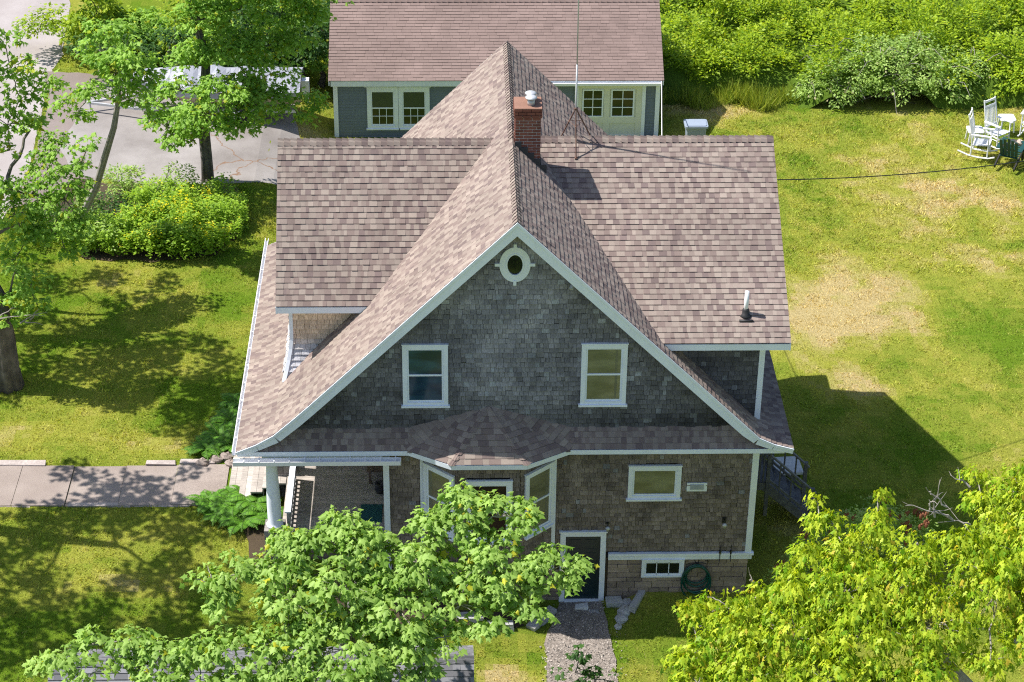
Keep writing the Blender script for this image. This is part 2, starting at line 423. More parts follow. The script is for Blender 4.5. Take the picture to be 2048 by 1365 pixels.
SOILB = [tuple(p) for p in zp((130, 470), (165, 520), (300, 524), (430, 516), (478, 470), (485, 430), (470, 372), (300, 372), (150, 360), (60, 420))]
sheet('planting_bed', 'soil', SOILB, .03, 'dark soil of the planting bed beside the driveway', 'soil', rough=.1)
sheet('foundation_soil', 'soil', [(-8.0, .1), (-8.3, 1.6), (-7.5, 1.9), (-7.3, -.3), (-3.9, -.4), (-3.0, -.9), (-1.6, -.9), (-1.5, -1.25), (-2, -1.4), (-4, -1.5), (-7.5, -.9)], .03, 'bare brown soil strip along the foot of the house', 'soil', rough=.1, cell=.3)
# concrete walkway slabs
for k in range(10):
    xa = -8.85-k*1.32; mb = MB(); mb.box(xa-1.308, xa, 2.12, 3.86, 1.30, 1.425); 
    # slab top follows the gentle fall of the lawn
    mb.v = [(x, y, z+(h(xa-.6, 3)-1.40 if z > 1 else 0)) for x, y, z in mb.v]
    o = mb.build('walkway_slab', 'walk_concrete')
    tag(o, None, None, kind='structure')

# ------------------------------------------------------------------ the house
RX, RZ = -1.69, 10.71
PL = [(-8.13, 4.74), (-7.67, 4.94), (-7.24, 5.20), (-6.75, 5.66), (-6.4, 6.0), (RX, RZ)]
PR = [(4.80, 4.74), (4.35, 4.87), (3.98, 5.05), (3.75, 5.28), (3.4, 5.63), (RX, RZ)]
Y0, Y1 = -.45, 9.5
def prof_map(P, side):
    P = [V(p[0], 0, p[1]) for p in P]; s = [0]
    for a, b in zip(P, P[1:]): s.append(s[-1]+np.linalg.norm(b-a))
    nn = []
    for i in range(len(P)):
        d = unit(P[min(i+1, len(P)-1)]-P[max(i-1, 0)]) if 0 < i < len(P)-1 else unit(P[1]-P[0]) if i == 0 else unit(P[-1]-P[-2])
        n = V(-d[2], 0, d[0]);  n = n if n[2] > 0 else -n; nn.append(n)
    def f(u, v, o):
        v = max(0, min(s[-1]-1e-6, v)); i = 0
        while v > s[i+1]: i += 1
        t = (v-s[i])/(s[i+1]-s[i]); p = P[i]*(1-t)+P[i+1]*t; n = unit(nn[i]*(1-t)+nn[i+1]*t)
        q = p+n*o; return V(q[0], u, q[2])
    return f, s[-1]
house = thing('shingled_house', 'grey cedar shingled two storey house with brown cross gable roof and chimney', 'house', (-1.7, 4.5, 0))
def deck_from_profile(P, y0, y1, thick, name, mat):
    mb = MB(); n = len(P)
    for i in range(n-1):
        a, b = V(P[i][0], y0, P[i][1]), V(P[i+1][0], y0, P[i+1][1]); d = unit(b-a); nn = V(-d[2], 0, d[0]); nn = nn if nn[2] > 0 else -nn
        mb.prism([a-nn*.003, b-nn*.003, b-nn*thick, a-nn*thick], (0, y1-y0, 0))
    return mb.build(name, mat, house)
fL, sL = prof_map(PL, -1); fR, sR = prof_map(PR, 1)
roof = MB()
shingles(roof, fL, [(Y0, 0), (Y1, 0), (Y1, sL), (Y0, sL)], .143, (.07, .19), .014, pal_roof, 11)
shingles(roof, fR, [(Y0, 0), (Y1, 0), (Y1, sR), (Y0, sR)], .143, (.07, .19), .016, pal_roof, 12)
main_roof = roof.build('roof', 'roof_shingle', house)
deck_from_profile(PL, Y0+.02, Y1-.02, .10, 'roof_deck', 'roof_deck'); deck_from_profile(PR, Y0+.02, Y1-.02, .10, 'roof_deck', 'roof_deck')
def cap_row(mb, a, b, dl, dr, wd=.15, step=.15, seed=5, skip=None, pal=pal_roof, lift=.03):
    """ridge or hip caps from a to b; dl, dr point down the two slopes"""
    q = random.Random(seed); a = V(*a); b = V(*b); Ln = np.linalg.norm(b-a); d = (b-a)/Ln; dl = unit(dl); dr = unit(dr); up = unit(-(dl+dr)); k = int(Ln/step)
    for i in range(k):
        t0 = i*Ln/k; t1 = (i+1)*Ln/k+.004
        if skip and skip(a+d*t0): continue
        hi, lo = lift+.026, lift-.004
        def sec(t, o):
            c = a+d*t
            return [c+dl*wd+up*(o-.012), c+dl*wd*.55+up*(o+.006), c+dl*.04+up*(o-.004), c+up*(o+.012), c+dr*.04+up*(o-.004), c+dr*wd*.55+up*(o+.006), c+dr*wd+up*(o-.012)]
        A = sec(t0, hi); B = sec(t1, lo); C = sec(t0, -.01); n = 7
        col = pal(q, 0, 0)
        mb.add(A+B, [(j, j+1, n+j+1, n+j) for j in range(n-1)], col); mb.add(A+C, [(j, n+j, n+j+1, j+1) for j in range(n-1)], tuple(x*.8 for x in col))
caps = MB()
cap_row(caps, (RX, Y0, RZ-.01), (RX, Y1, RZ-.01), (-1, 0, -1.0), (1, 0, -1.0), skip=lambda p: 3.3 < p[1] < 3.75); caps.build('ridge_cap', 'roof_shingle', house)
# left and right dormers
DLy, DLz, DLry = 1.77, 7.33, 4.6
DRy, DRz, DRry = -.05, 7.37, 4.7
DZ = 10.26

for x0, x1, ye, ze, yr, sd in ((-7.25, RX-.2, DLy, DLz, DLry, 21), (RX+.2, 4.59, DRy, DRz, DRry, 22)):
    for back in (0, 1):
        dorm = MB(); ddeck = MB(); dtrim = MB()
        yy = (min(2*yr-ye, 8.95)) if back else ye
        if back: O, U, Vd = (x1, yy, ze), (-1, 0, 0), (0, yr-yy, DZ-ze)
        else: O, U, Vd = (x0, yy, ze), (1, 0, 0), (0, yr-yy, DZ-ze)
        Ln = math.hypot(yr-yy, DZ-ze); W = x1-x0
        fm = plane_map(O, U, Vd)
        vl = 3.02 if (x1 > 0 and not back) else 0.0
        shingles(dorm, fm, [(vl, 0), (W, 0), (W, Ln), (0, Ln)], .143, (.07, .19), .016, pal_roof, sd+back*7)
        ddeck.prism([fm(vl+0.01, 0.01, -.003), fm(W, 0.01, -.003), fm(W, Ln, -.003), fm(.01, Ln, -.003)], -np.cross(unit(U), unit(Vd))*.09)
        # rake board on the outer end and fascia under the eave
        s = np.sign(yr-yy); ox = x0 if x0 < -5 else x1; e = -1 if ox < 0 else 1
        p0, p1 = V(ox, yy, ze), V(ox, yr, DZ); dn = V(0, 0, -1)
        dtrim.prism([p0+dn*.02, p1+dn*.02, p1+dn*.2, p0+dn*.2], (-e*.03, 0, 0))
        dtrim.box(x0+.02 if x0 < -5 else 1.3, x1-.02 if x1 > 0 else -4.9, yy+.004*s, yy+.05*s, ze-.19, ze-.03)
        dtrim.box(x0+.03 if x0 < -5 else 1.3, x1-.03 if x1 > 0 else -4.9, min(yy+.05*s, yy+.44*s), max(yy+.05*s, yy+.44*s), ze-.17, ze-.14)
        dorm.build('dormer_roof', 'roof_shingle', house); ddeck.build('roof_deck', 'roof_deck', house); dtrim.build('dormer_trim', 'white_paint', house)
    caps = MB(); cap_row(caps, (x0, yr, DZ), (x1+.0, yr, DZ), (0, -1, -(DZ-ze)/abs(yr-ye)), (0, 1, -(DZ-ze)/abs(yr-ye)), seed=sd, wd=.17); caps.build('ridge_cap', 'roof_shingle', house)
# rake boards of the main gable, front and back
for P in (PL, PR):
    for yf, th in ((Y0-.025, .03), (Y1-.005, .03)):
        rk = MB()
        for i in range(len(P)-1):
            a, b = V(P[i][0], yf, P[i][1]), V(P[i+1][0], yf, P[i+1][1]); d = unit(b-a); nn = V(-d[2], 0, d[0]); nn = nn if nn[2] > 0 else -nn
            last = i == len(P)-2; sg = -1 if P is PL else 1
            def dn(p, w0, top=False):
                return V(RX, p[1], p[2]-w0*1.42) if top else p-nn*w0
            wa = .23 if a[2] > 5.3 else .12+.11*max(0, (a[2]-4.7)/.6); wb = .23 if b[2] > 5.3 else .12+.11*max(0, (b[2]-4.7)/.6)
            rk.prism([a, b, dn(b, wb, last), dn(a, wa)], (0, th, 0))
            if yf < 0: rk.prism([a+nn*.012, V(RX, yf, b[2]+.016) if last else b+nn*.012, dn(b, .05, last), dn(a, .05)], (0, -.022, 0))
            if yf < 0 and i > 0: rk.prism([a-nn*.104+V(0, .035, 0), (V(RX, yf, b[2]-.147) if last else b-nn*.104)+V(0, .035, 0), dn(b, .13, last)+V(0, .035, 0), dn(a, .13)+V(0, .035, 0)], (0, .44, 0))
        rk.build('rake_board', 'white_paint', house)
# left eave gutter and fascia, right eave edge
g = MB(); g.box(-8.215, -8.135, -.42, 9.95, 4.63, 4.645); g.box(-8.23, -8.215, -.42, 9.95, 4.63, 4.735); g.box(-8.15, -8.135, -.42, 9.95, 4.63, 4.72)
for k in range(12): g.box(-8.22, -8.14, .2+k*.8, .23+k*.8, 4.70, 4.715)
g.build('gutter', 'white_plastic', house)
g = MB(); g.box(4.76, 4.795, Y0+.02, Y1, 4.58, 4.70); g.box(4.05, 4.76, Y0+.45, Y1, 4.60, 4.62); g.box(-8.12, -7.0, 0.0, Y1, 4.60, 4.62); g.build('fascia', 'white_paint', house)
# pent roof across the front and the bay roof
PE, PZ0, PZ1 = -.40, 4.72, 5.13
pent = MB()
xa0, xa1, xd0, xd1 = -8.08, -4.15, -.42, 4.55
fm = plane_map((0, PE, PZ0), (1, 0, 0), (0, -PE, PZ1-PZ0)); pl = math.hypot(PE, PZ1-PZ0)
def pal_pent(q, u, v): return pal_roof(q, u, v)
shingles(pent, fm, [(xa0, 0), (xa1, 0), (-3.0, pl), (-7.3, pl)], .143, (.07, .19), .014, pal_pent, 31)
shingles(pent, fm, [(xd0, 0), (xd1, 0), (3.9, pl), (-1.4, pl)], .143, (.07, .19), .014, pal_pent, 32)
AP = V(-2.28, -.01, 5.69); BC = [V(-4.55, -.02, 4.99), V(-4.15, -.42, 4.72), V(-3.15, -1.0, 4.72), V(-1.42, -1.0, 4.72), V(-.42, -.42, 4.72), V(-.02, -.02, 4.99)]
for i in range(5):
    a, b = BC[i], BC[i+1]; U = unit(b-a); Wd = AP-a; uu = Wd@U; Vd = Wd-U*uu; Lv = np.linalg.norm(Vd)
    fm2 = plane_map(a, U, Vd); shingles(pent, fm2, [(0, 0), (np.linalg.norm(b-a), 0), (uu, Lv)], .143, (.12, .30), .014, pal_pent, 40+i)
for i in range(1, 5):
    caps = MB(); p = BC[i]; dl = unit((BC[i-1]-p)+(AP-p)*.15); dr = unit((BC[i+1]-p)+(AP-p)*.15)
    cap_row(caps, p, p+(AP-p)*.93, unit(BC[i-1]-p)*1, unit(BC[i+1]-p)*1, wd=.09, seed=50+i, lift=.012); caps.build('hip_cap', 'roof_shingle', house)
pent.build('pent_roof', 'roof_shingle', house)
sf = MB()   # fascia and soffit of the pent and bay
for a, b in ((V(-8.1, PE, PZ0), V(-4.15, PE, PZ0)), (V(-4.15, PE, PZ0), BC[2]), (BC[2], BC[3]), (BC[3], V(-.42, PE, PZ0)), (V(-.42, PE, PZ0), V(4.6, PE, PZ0))):
    d = unit(b-a); o = V(d[1], -d[0], 0)
    sf.prism([a+V(0, 0, -.01)+o*.015, b+V(0, 0, -.01)+o*.015, b+V(0, 0, -.13)+o*.015, a+V(0, 0, -.13)+o*.015], -o*.035)
sf.prism([V(-8.1, PE+.02, 4.60), V(-4.1, PE+.02, 4.60), V(-3.13, -.96, 4.60), V(-1.44, -.96, 4.60), V(-.47, PE+.02, 4.60), V(4.58, PE+.02, 4.60), V(4.58, .02, 4.60), V(-8.1, .02, 4.60)], (0, 0, .02))
sf.build('fascia', 'white_paint', house)
# hung front gutter with brackets
g = MB(); g.box(-8.2, -4.33, -.47, -.45, 4.46, 4.57); g.box(-8.2, -4.33, -.58, -.45, 4.44, 4.455); g.box(-8.2, -4.33, -.595, -.58, 4.44, 4.55); g.box(-4.335, -4.32, -.595, -.45, 4.44, 4.57)
for k in range(11): xx = -7.95+k*.35; g.box(xx-.012, xx+.012, -.59, -.42, 4.56, 4.575)
g.build('gutter', 'white_plastic', house)

# walls
def zroof(x): return RZ-abs(x-RX)*1.003
def wallmap(y): return lambda u, v, o: V(u, y-o, v)
wu = MB(); cxo_ = -1.72
poly = [(-6.95, 5.02), (4.02, 5.02), (4.02, zroof(4.02)-.02), (RX, RZ-.12), (-6.95, zroof(-6.95)-.02)]
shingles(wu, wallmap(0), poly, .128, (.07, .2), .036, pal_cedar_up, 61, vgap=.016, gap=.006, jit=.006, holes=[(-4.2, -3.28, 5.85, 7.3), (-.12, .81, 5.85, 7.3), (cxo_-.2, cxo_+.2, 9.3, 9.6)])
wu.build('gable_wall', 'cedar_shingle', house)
wl = MB()
shingles(wl, wallmap(0), [(-4.62, 1.5), (-3.85, 1.5), (-3.85, 4.62), (-4.62, 4.62)], .128, (.07, .2), .036, pal_cedar, 62, vgap=.016, gap=.006, jit=.006)
shingles(wl, wallmap(0), [(-.73, 1.5), (3.93, 1.5), (3.93, 4.62), (-.73, 4.62)], .128, (.07, .2), .036, pal_cedar, 63, vgap=.016, gap=.006, jit=.006, holes=[(1.08, 2.2, 3.15, 3.94), (-.5, .5, 0, 2.05)])
shingles(wl, wallmap(0), [(-4.62, .9), (-3.85, .9), (-3.85, 1.5), (-4.62, 1.5)], .128, (.07, .2), .036, pal_cedar, 64, vgap=.016, gap=.006)
# side walls
shingles(wl, lambda u, v, o: V(4.05+o, u, v), [(0, 1.5), (9.0, 1.5), (9.0, 4.62), (0, 4.62)], .128, (.07, .2), .036, pal_cedar, 65, vgap=.016, gap=.006)
shingles(wl, lambda u, v, o: V(-4.71-o, -u, v), [(-9, 2.0), (-.02, 2.0), (-.02, 4.62), (-9, 4.62)], .128, (.07, .2), .036, pal_cedar, 66, vgap=.016, gap=.006)
# bay walls
BW = [V(-3.85, 0, 0), V(-3.0, -.74, 0), V(-1.57, -.74, 0), V(-.73, 0, 0)]
for i in range(3):
    a, b = BW[i], BW[i+1]; U = unit(b-a); Nn = V(U[1], -U[0], 0)
    shingles(wl, (lambda a, U, Nn: lambda u, v, o: a+U*u+V(0, 0, v)+Nn*o)(a, U, Nn), [(0, 1.0), (np.linalg.norm(b-a), 1.0), (np.linalg.norm(b-a), 4.61), (0, 4.61)], .128, (.07, .2), .036, pal_cedar, 70+i, vgap=.016, gap=.006, holes=[(.2, np.linalg.norm(b-a)-.2 if i != 1 else 1.2, 2.5, 4.08)])
wl.build('wall', 'cedar_shingle', house)
bk = MB()
bk.box(-4.69, 4.03, .03, 8.98, .2, 4.62); bk.box(-6.93, 3.97, .03, 8.98, 4.62, 4.95)
bk.prism([(-6.6, .03, 5.15), (3.6, .03, 5.15), (3.6, .03, zroof(3.6)-.2), (RX, .03, RZ-.25), (-6.6, .03, zroof(-6.6)-.2)], (0, 8.9, 0))
bk.prism([BW[0]+V(.04, 0.02, .8), BW[1]+V(.02, .03, .8), BW[2]+V(-.02, .03, .8), BW[3]+V(-.04, 0.02, .8)], (0, 0, 3.8))
bk.build('wall_core', 'backing', house)
# back wall (gable) plain shingles
bw = MB(); shingles(bw, lambda u, v, o: V(-u, 9.0+o, v), [(-4.02, 1.2), (6.95, 1.2), (6.95, zroof(-6.95)-.1), (-RX, RZ-.2), (-4.02, zroof(4.02)-.1)], .128, (.1, .25), .036, pal_cedar, 77, vgap=.016)
bw.build('wall', 'cedar_shingle', house)
# dormer walls
dw = MB()
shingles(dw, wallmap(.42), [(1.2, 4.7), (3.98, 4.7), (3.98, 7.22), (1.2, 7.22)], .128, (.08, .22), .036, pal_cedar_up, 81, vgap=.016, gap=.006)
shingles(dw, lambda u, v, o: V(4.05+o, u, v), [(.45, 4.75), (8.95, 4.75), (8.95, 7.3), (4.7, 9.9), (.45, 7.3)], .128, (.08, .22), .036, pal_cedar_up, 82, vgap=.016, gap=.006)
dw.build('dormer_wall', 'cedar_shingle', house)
dw = MB()
def flare(u, v, o):
    k = max(0, (6.35-v)/1.1); e = .42*k**1.5; return V(u-(.22*k**1.5)*max(0, min(1, (-6.3-u)/.6)), 2.12-o-e, v)
shingles(dw, flare, [(-6.93, 5.25), (-5.0, 5.25), (-5.0, 7.2), (-6.93, 7.2)], .128, (.08, .2), .036, pal_cedar_new_bounce, 83, gap=.006)
shingles(dw, lambda u, v, o: V(-6.95-o-.22*max(0, (6.35-v)/1.1)**1.5, -u, v), [(-7.0, 5.3), (-2.12, 5.3), (-2.12, 7.2), (-4.6, 9.6), (-7, 7.2)], .128, (.08, .2), .036, pal_cedar_new_bounce, 84)
dw.build('dormer_wall', 'cedar_shingle', house)
bk = MB(); bk.box(1.2, 4.03, .45, 8.9, 4.8, 7.25); bk.box(-6.93, -5, 2.16, 7.0, 5.5, 7.25)
bk.prism([(-6.93, 2.2, 7.2), (-6.93, 7.0, 7.2), (-6.93, 4.6, 9.7)], (2, 0, 0)); bk.prism([(4.03, .5, 7.2), (4.03, 8.9, 7.2), (4.03, 4.7, 9.9)], (-3, 0, 0)); bk.build('wall_core', 'backing', house)
def board(*bxs):
    m = MB()
    for b in bxs: m.box(*b)
    return m.build('corner_board', 'white_paint', house)
board((3.96, 4.09, .375, .42, 4.85, 7.22), (4.07, 4.10, .42, .54, 4.9, 7.22))
cb = MB()
for i in range(8):
    z0 = 5.3+i*.24; z1 = z0+.24; p = flare(-6.95, z0, .02); q2 = flare(-6.95, z1, .02)
    cb.prism([p, p+V(.06, 0, 0), q2+V(.06, 0, 0), q2], (0, -.03, 0)); cb.prism([p+V(-.03, -.03, 0), q2+V(-.03, -.03, 0), q2+V(-.03, .12, 0), p+V(-.03, .12, 0)], (.03, 0, 0))
cb.build('corner_board', 'white_paint', house)
board((3.93, 4.08, -.075, -.0, 1.46, 4.60), (4.06, 4.09, 0, .13, 1.46, 4.6)); board((-4.76, -4.62, -.075, .0, 1.0, 4.45), (-4.76, -4.72, .0, .12, 1.0, 4.45))
for x in (-3.85, -.73): board((x-.045, x+.045, -.085, .0, 1.0, 4.6))
# pilaster bracket at the porch corner
br = MB(); br.box(-4.80, -4.60, -.30, -.03, 4.34, 4.45); br.prism([(-4.75, -.02, 4.34), (-4.75, -.30, 4.34), (-4.75, -.02, 4.12)], (.1, 0, 0)); br.build('bracket', 'white_paint', house)
# band board and foundation
bd = MB(); bd.box(.62, 4.10, -.08, -.0, 1.27, 1.40); bd.box(.62, 4.14, -.105, -.0, 1.40, 1.46); bd.box(4.05, 4.1, 0, 9, 1.27, 1.45); bd.box(1.12, 1.24, -.09, -.06, 1.30, 1.37); bd.build('water_table', 'white_paint', house)
fd = MB(); q = random.Random(9); z = -.2
while z < 1.27:
    hh = q.uniform(.10, .2); hh = min(hh, 1.275-z); x = .62
    while x < 4.02:
        ww = min(q.uniform(.22, .6), 4.02-x); k = q.uniform(.75, 1.2); pr = q.uniform(.0, .03)
        fd.box(x+.006, x+ww-.006, -.02-pr, .1, z+.006, z+hh-.006, (.32*k, .25*k, .205*k)); x += ww
    y = 0.1
    while y < 8.9:
        ww = min(q.uniform(.22, .6), 8.95-y); k = q.uniform(.75, 1.2); fd.box(3.9, 4.02+q.uniform(0, .02), y+.006, y+ww-.006, z+.006, z+hh-.006, (.32*k, .25*k, .205*k)); y += ww
    x = 99
    while x < -.52:
        ww = min(q.uniform(.22, .6), -.52-x); k = q.uniform(.75, 1.2)
        fd.box(x+.006, x+ww-.006, -.01, .1, z+.006, z+hh-.006, (.32*k, .25*k, .205*k)) if z < .9 else None; x += ww
    z += hh
fd.build('foundation', 'stone', house)
fd = MB(); z = -.2
while z < .9:
    hh = q.uniform(.12, .2); x = -4.7
    while x < -.52:
        ww = min(q.uniform(.22, .6), -.52-x); k = q.uniform(.75, 1.2); fd.box(x+.006, x+ww-.006, -.01, .1, z+.006, z+hh-.006, (.32*k, .25*k, .205*k)); x += ww
    z += hh
fd.build('foundation', 'stone', house)
mo = MB(); mo.box(-4.68, 4.0, .0, 8.95, -.3, 1.27); mo.build('foundation_core', 'soil', house)

# windows
def window(O, U, w0, h0, name, glass='glass_olive', cas=.10, sash=True, split=True, muntin=None, sill=True, label=None, trim='white_paint', shade=None, parent=None, ears=.04):
    """O lower-left corner of the casing, U along the wall; outward normal is -y rotated with U"""
    O = V(*O); U = unit(U); Nn = V(U[1], -U[0], 0); K = V(0, 0, 1)
    m = MB(); m.fr = (O, U, K, Nn)
    m.add([], [])
    def bx(u0, u1, v0, v1, n0, n1, mm=None):
        mm = mm or m
        vs = [(u, v, n) for n in (n0, n1) for v in (v0, v1) for u in (u0, u1)]
        mm.add(vs, [(0, 2, 3, 1), (4, 5, 7, 6), (0, 1, 5, 4), (2, 6, 7, 3), (0, 4, 6, 2), (1, 3, 7, 5)])
    bx(0, cas, 0, h0, 0, .055); bx(w0-cas, w0, 0, h0, 0, .055); bx(cas, w0-cas, h0-cas, h0, 0, .053); bx(-.012, w0+.012, h0, h0+.022, 0, .075)
    bx(cas, w0-cas, 0, cas*.8, 0, .053)
    f = m.build(name, trim, parent or house)
    s = MB(); s.fr = m.fr
    i0, i1, j0, j1 = cas, w0-cas, cas*.8, h0-cas; t = .045
    for lo, hi, n in ((j0, (j0+j1)/2+.02, .022), ((j0+j1)/2-.02, j1, .034)) if split else ((j0, j1, .03),):
        bx(i0, i0+t, lo, hi, .004, n, s); bx(i1-t, i1, lo, hi, .004, n, s); bx(i0+t, i1-t, lo, lo+t, .004, n, s); bx(i0+t, i1-t, hi-t, hi, .004, n, s)
    if muntin:
        for (a0, a1, b0, b1, nx, ny) in muntin:
            for k in range(1, nx): x = a0+(a1-a0)*k/nx; bx(x-.01, x+.01, b0, b1, .012, .03, s)
            for k in range(1, ny): y = b0+(b1-b0)*k/ny; bx(a0, a1, y-.01, y+.01, .012, .031, s)
    s.build('sash', trim, f)
    gl = MB(); gl.fr = m.fr; bx(i0+.01, i1-.01, j0+.01, j1-.01, .0, .014, gl); gl.build('pane', glass, f)
    if shade:
        sh = MB(); sh.fr = m.fr
        for a0, a1, b0, b1 in shade[1]: bx(a0, a1, b0, b1, .0145, .0165, sh)
        sh.build('blind_or_reflection', shade[0], f)  # garage blinds, and the painted reflection strips on house panes
    if sill:
        sl_ = MB(); sl_.fr = m.fr; bx(-ears, w0+ears, -.05, .0, 0, .09, sl_); sl_.build('sill', trim, f)
    if label: f['label'] = label
    return f
m_plain('blind_olive', (.16, .15, .07), .5, .05); m_plain('blind_green', (.05, .065, .04), .4, .05); m_plain('pane_reflection', (.17, .165, .12), .3)  # last colour: pale strip standing in for a reflection on the glass
window((-4.26, -.03, 5.76), (1, 0, 0), 1.04, 1.62, 'window', 'glass_blue', label='upper window with dark blue glass')
window((-.18, -.03, 5.76), (1, 0, 0), 1.05, 1.62, 'window', 'glass_olive', label='upper window with olive blinds', shade=('pane_reflection', [(.78, .83, .16, 1.44)]))
window((1.02, -.03, 3.08), (1, 0, 0), 1.25, .93, 'window', 'glass_olive', split=False, cas=.1, label='small wide ground floor window')
window((1.44, -.04, .74), (1, 0, 0), 1.03, .53, 'basement_window', 'glass_dark', split=False, cas=.07, sill=False, muntin=[(.07, .96, .07, .46, 3, 1)])
for a, b in ((BW[0], BW[1]), (BW[2], BW[3])):
    U = unit(b-a); Ln = np.linalg.norm(b-a); Nn = V(U[1], -U[0], 0)
    window(a+U*(.12)+V(0, 0, 2.42)+Nn*.035, U, Ln-.2, 1.78, 'bay_window', 'glass_olive', cas=.09, ears=.0, shade=('pane_reflection', [(Ln-.45, Ln-.38, .15, 1.6)] if a[0] > -2 else [(.16, .24, .15, 1.6)]))
window((-2.82, -.775, 2.38), (1, 0, 0), 1.08, 1.75, 'bay_window', 'glass_brown', cas=.1)
# oval gable window
ov = MB(); cxo, czo = -1.72, 9.44; n = 40
def ring(m, r0, r1, y0, y1):
    vs = []
    for (ra, rb) in (r0, r1):
        for yy in (y0, y1):
            for j in range(n): a = 2*pi*j/n; vs.append((cxo+ra*cos(a), yy, czo+rb*sin(a)))
    fs = []
    for j in range(n):
        k = (j+1) % n; I0, I1, O0, O1 = 0, n, 2*n, 3*n
        fs += [(I1+j, I1+k, O1+k, O1+j), (O0+j, O0+k, O1+k, O1+j), (I0+j, I1+j, I1+k, I0+k)]
    m.add(vs, fs)
ring(ov, (.18, .27), (.345, .44), 0, -.06); ring(ov, (.17, .255), (.2, .285), 0, -.075)
ov.box(cxo-.035, cxo+.035, -.072, 0, czo+.40, czo+.52); ov.box(cxo-.035, cxo+.035, -.072, 0, czo-.52, czo-.40); ov.box(cxo-.45, cxo-.31, -.072, 0, czo-.035, czo+.035); ov.box(cxo+.31, cxo+.45, -.072, 0, czo-.035, czo+.035)
f = ov.build('oval_window', 'white_paint', house); f['label'] = 'oval gable window with peeling white surround'
gl = MB(); gl.add([(cxo, -.03, czo)]+[(cxo+.185*cos(2*pi*j/n), -.03, czo+.275*sin(2*pi*j/n)) for j in range(n)], [(0, j+1, (j+1) % n+1) for j in range(n)]); gl.build('pane', 'glass_dark', f)
# basement door
dr = MB(); dr.box(-.42, .42, -.02, .01, .03, 1.98)
for (x0, x1, z0, z1) in ((-.33, -.05, 1.55, 1.85), (.05, .33, 1.55, 1.85), (-.33, -.05, .95, 1.45), (.05, .33, .95, 1.45), (-.33, -.05, .2, .8), (.05, .33, .2, .8)):
    dr.box(x0, x1, -.028, -.02, z0, z0+.02); dr.box(x0, x1, -.028, -.02, z1-.02, z1); dr.box(x0, x0+.02, -.028, -.02, z0+.02, z1-.02); dr.box(x1-.02, x1, -.028, -.02, z0+.02, z1-.02)
door = dr.build('door', 'green_door', house); door['label'] = 'dark green panelled basement door in a white frame'
fr = MB(); fr.box(-.55, -.42, -.085, .0, 0, 2.1); fr.box(.42, .55, -.085, .0, 0, 2.1); fr.box(-.42, .42, -.083, .0, 1.98, 2.1); fr.box(-.42, .42, -.12, -.0, -.02, .05); fr.box(-.58, .58, -.11, 0, 2.1, 2.13); fr.build('door_frame', 'white_paint', door)
kn = MB(); kn.lathe([(.0, 0), (.03, .005), (.032, .03), (.02, .05), (0, .052)], (0, 0, 0), 10); kn.v = [(.34+x, -.03-z, 1.0+y) for x, y, z in kn.v]; kn.build('knob', 'brass', door, True)
# wall lamps, meter box, flood lights, faucet hooks
def lantern(x, z):
    m = MB(); m.box(x-.05, x+.05, -.03, 0, z-.02, z+.16); m.tube([(x, -.02, z+.12), (x, -.14, z+.14), (x, -.16, z+.06)], .012, 6); o = m.build('wall_lamp', 'black_metal', house)
    m = MB(); m.lathe([(.02, .05), (.07, .0), (.055, -.01), (.035, -.08), (0, -.09)], (x, -.16, z+.03), 10); m.build('lamp_shade', 'galvanised', o, True)
lantern(.57, 2.25); lantern(3.37, 2.32)
m = MB(); m.box(2.42, 2.9, -.045, 0, 3.26, 3.50); o = m.build('wall_vent', 'white_paint', house); m = MB(); m.box(2.50, 2.82, -.06, -.045, 3.32, 3.46); m.build('vent_cover', 'cloth_grey', o)
m = MB(); m.box(-.40, -.30, -.05, 0, 8.98, 9.06)
for s in (-1, 1): m.tube([(-.35, -.05, 9.0), (-.35+s*.09, -.12, 8.94), (-.35+s*.12, -.18, 8.88)], [.02, .045, .055], 8)
m.build('flood_light', 'galvanised', house)
# chimney
ch = MB(); q = random.Random(4)
CX0, CX1, CY0, CY1 = -1.64, -1.04, 3.48, 4.10
def course(z, x0, x1, y0, y1, ofs, hh=.062):
    def c(): k = q.uniform(.75, 1.2); return (.20*k, .075*k, .056*k)
    x = x0-(ofs*.1)
    while x < x1:
        a, b = max(x, x0), min(x+.2, x1)
        if b-a > .02:
            ch.box(a+.005, b-.005, y0, y0+.09, z, z+hh, c()); ch.box(a+.005, b-.005, y1-.09, y1, z, z+hh, c())
        x += .2
    y = y0+.09
    while y < y1-.09:
        b = min(y+.2, y1-.09)
        if b-y > .02:
            ch.box(x0, x0+.09, y+.005, b-.005, z, z+hh, c()); ch.box(x1-.09, x1, y+.005, b-.005, z, z+hh, c())
        y += .2
for i in range(36):
    z = 8.75+i*.0745
    if z > 11.33: break
    course(z, CX0, CX1, CY0, CY1, i % 2)
chim = ch.build('chimney', 'brick', house)
m = MB(); m.box(CX0+.008, CX1-.008, CY0+.008, CY1-.008, 8.7, 11.42); m.build('mortar', 'concrete_white', chim)
ch = MB()
for i in range(3): course(11.36+i*.0745, CX0-.03, CX1+.03, CY0-.03, CY1+.03, i % 2)
ch.box(CX0-.02, CX1+.02, CY0-.02, CY1+.02, 11.575, 11.60, (.27, .15, .11)); ch.build('chimney_cap', 'brick', chim)
for k, (x, y) in enumerate(((-1.27, 3.68), (-1.27, 3.92))):
    m = MB(); m.lathe([(.085, 0), (.085, .13)], (x, y, 11.6), 14); m.lathe([(.135, .17), (.14, .19), (.08, .215), (0, .23)], (x, y, 11.6), 14)
    for a in range(4): m.tube([(x+.09*cos(a*pi/2+.4), y+.09*sin(a*pi/2+.4), 11.72), (x+.12*cos(a*pi/2+.4), y+.12*sin(a*pi/2+.4), 11.79)], .008, 4)
    m.build('flue_cap', 'galvanised', chim, True)
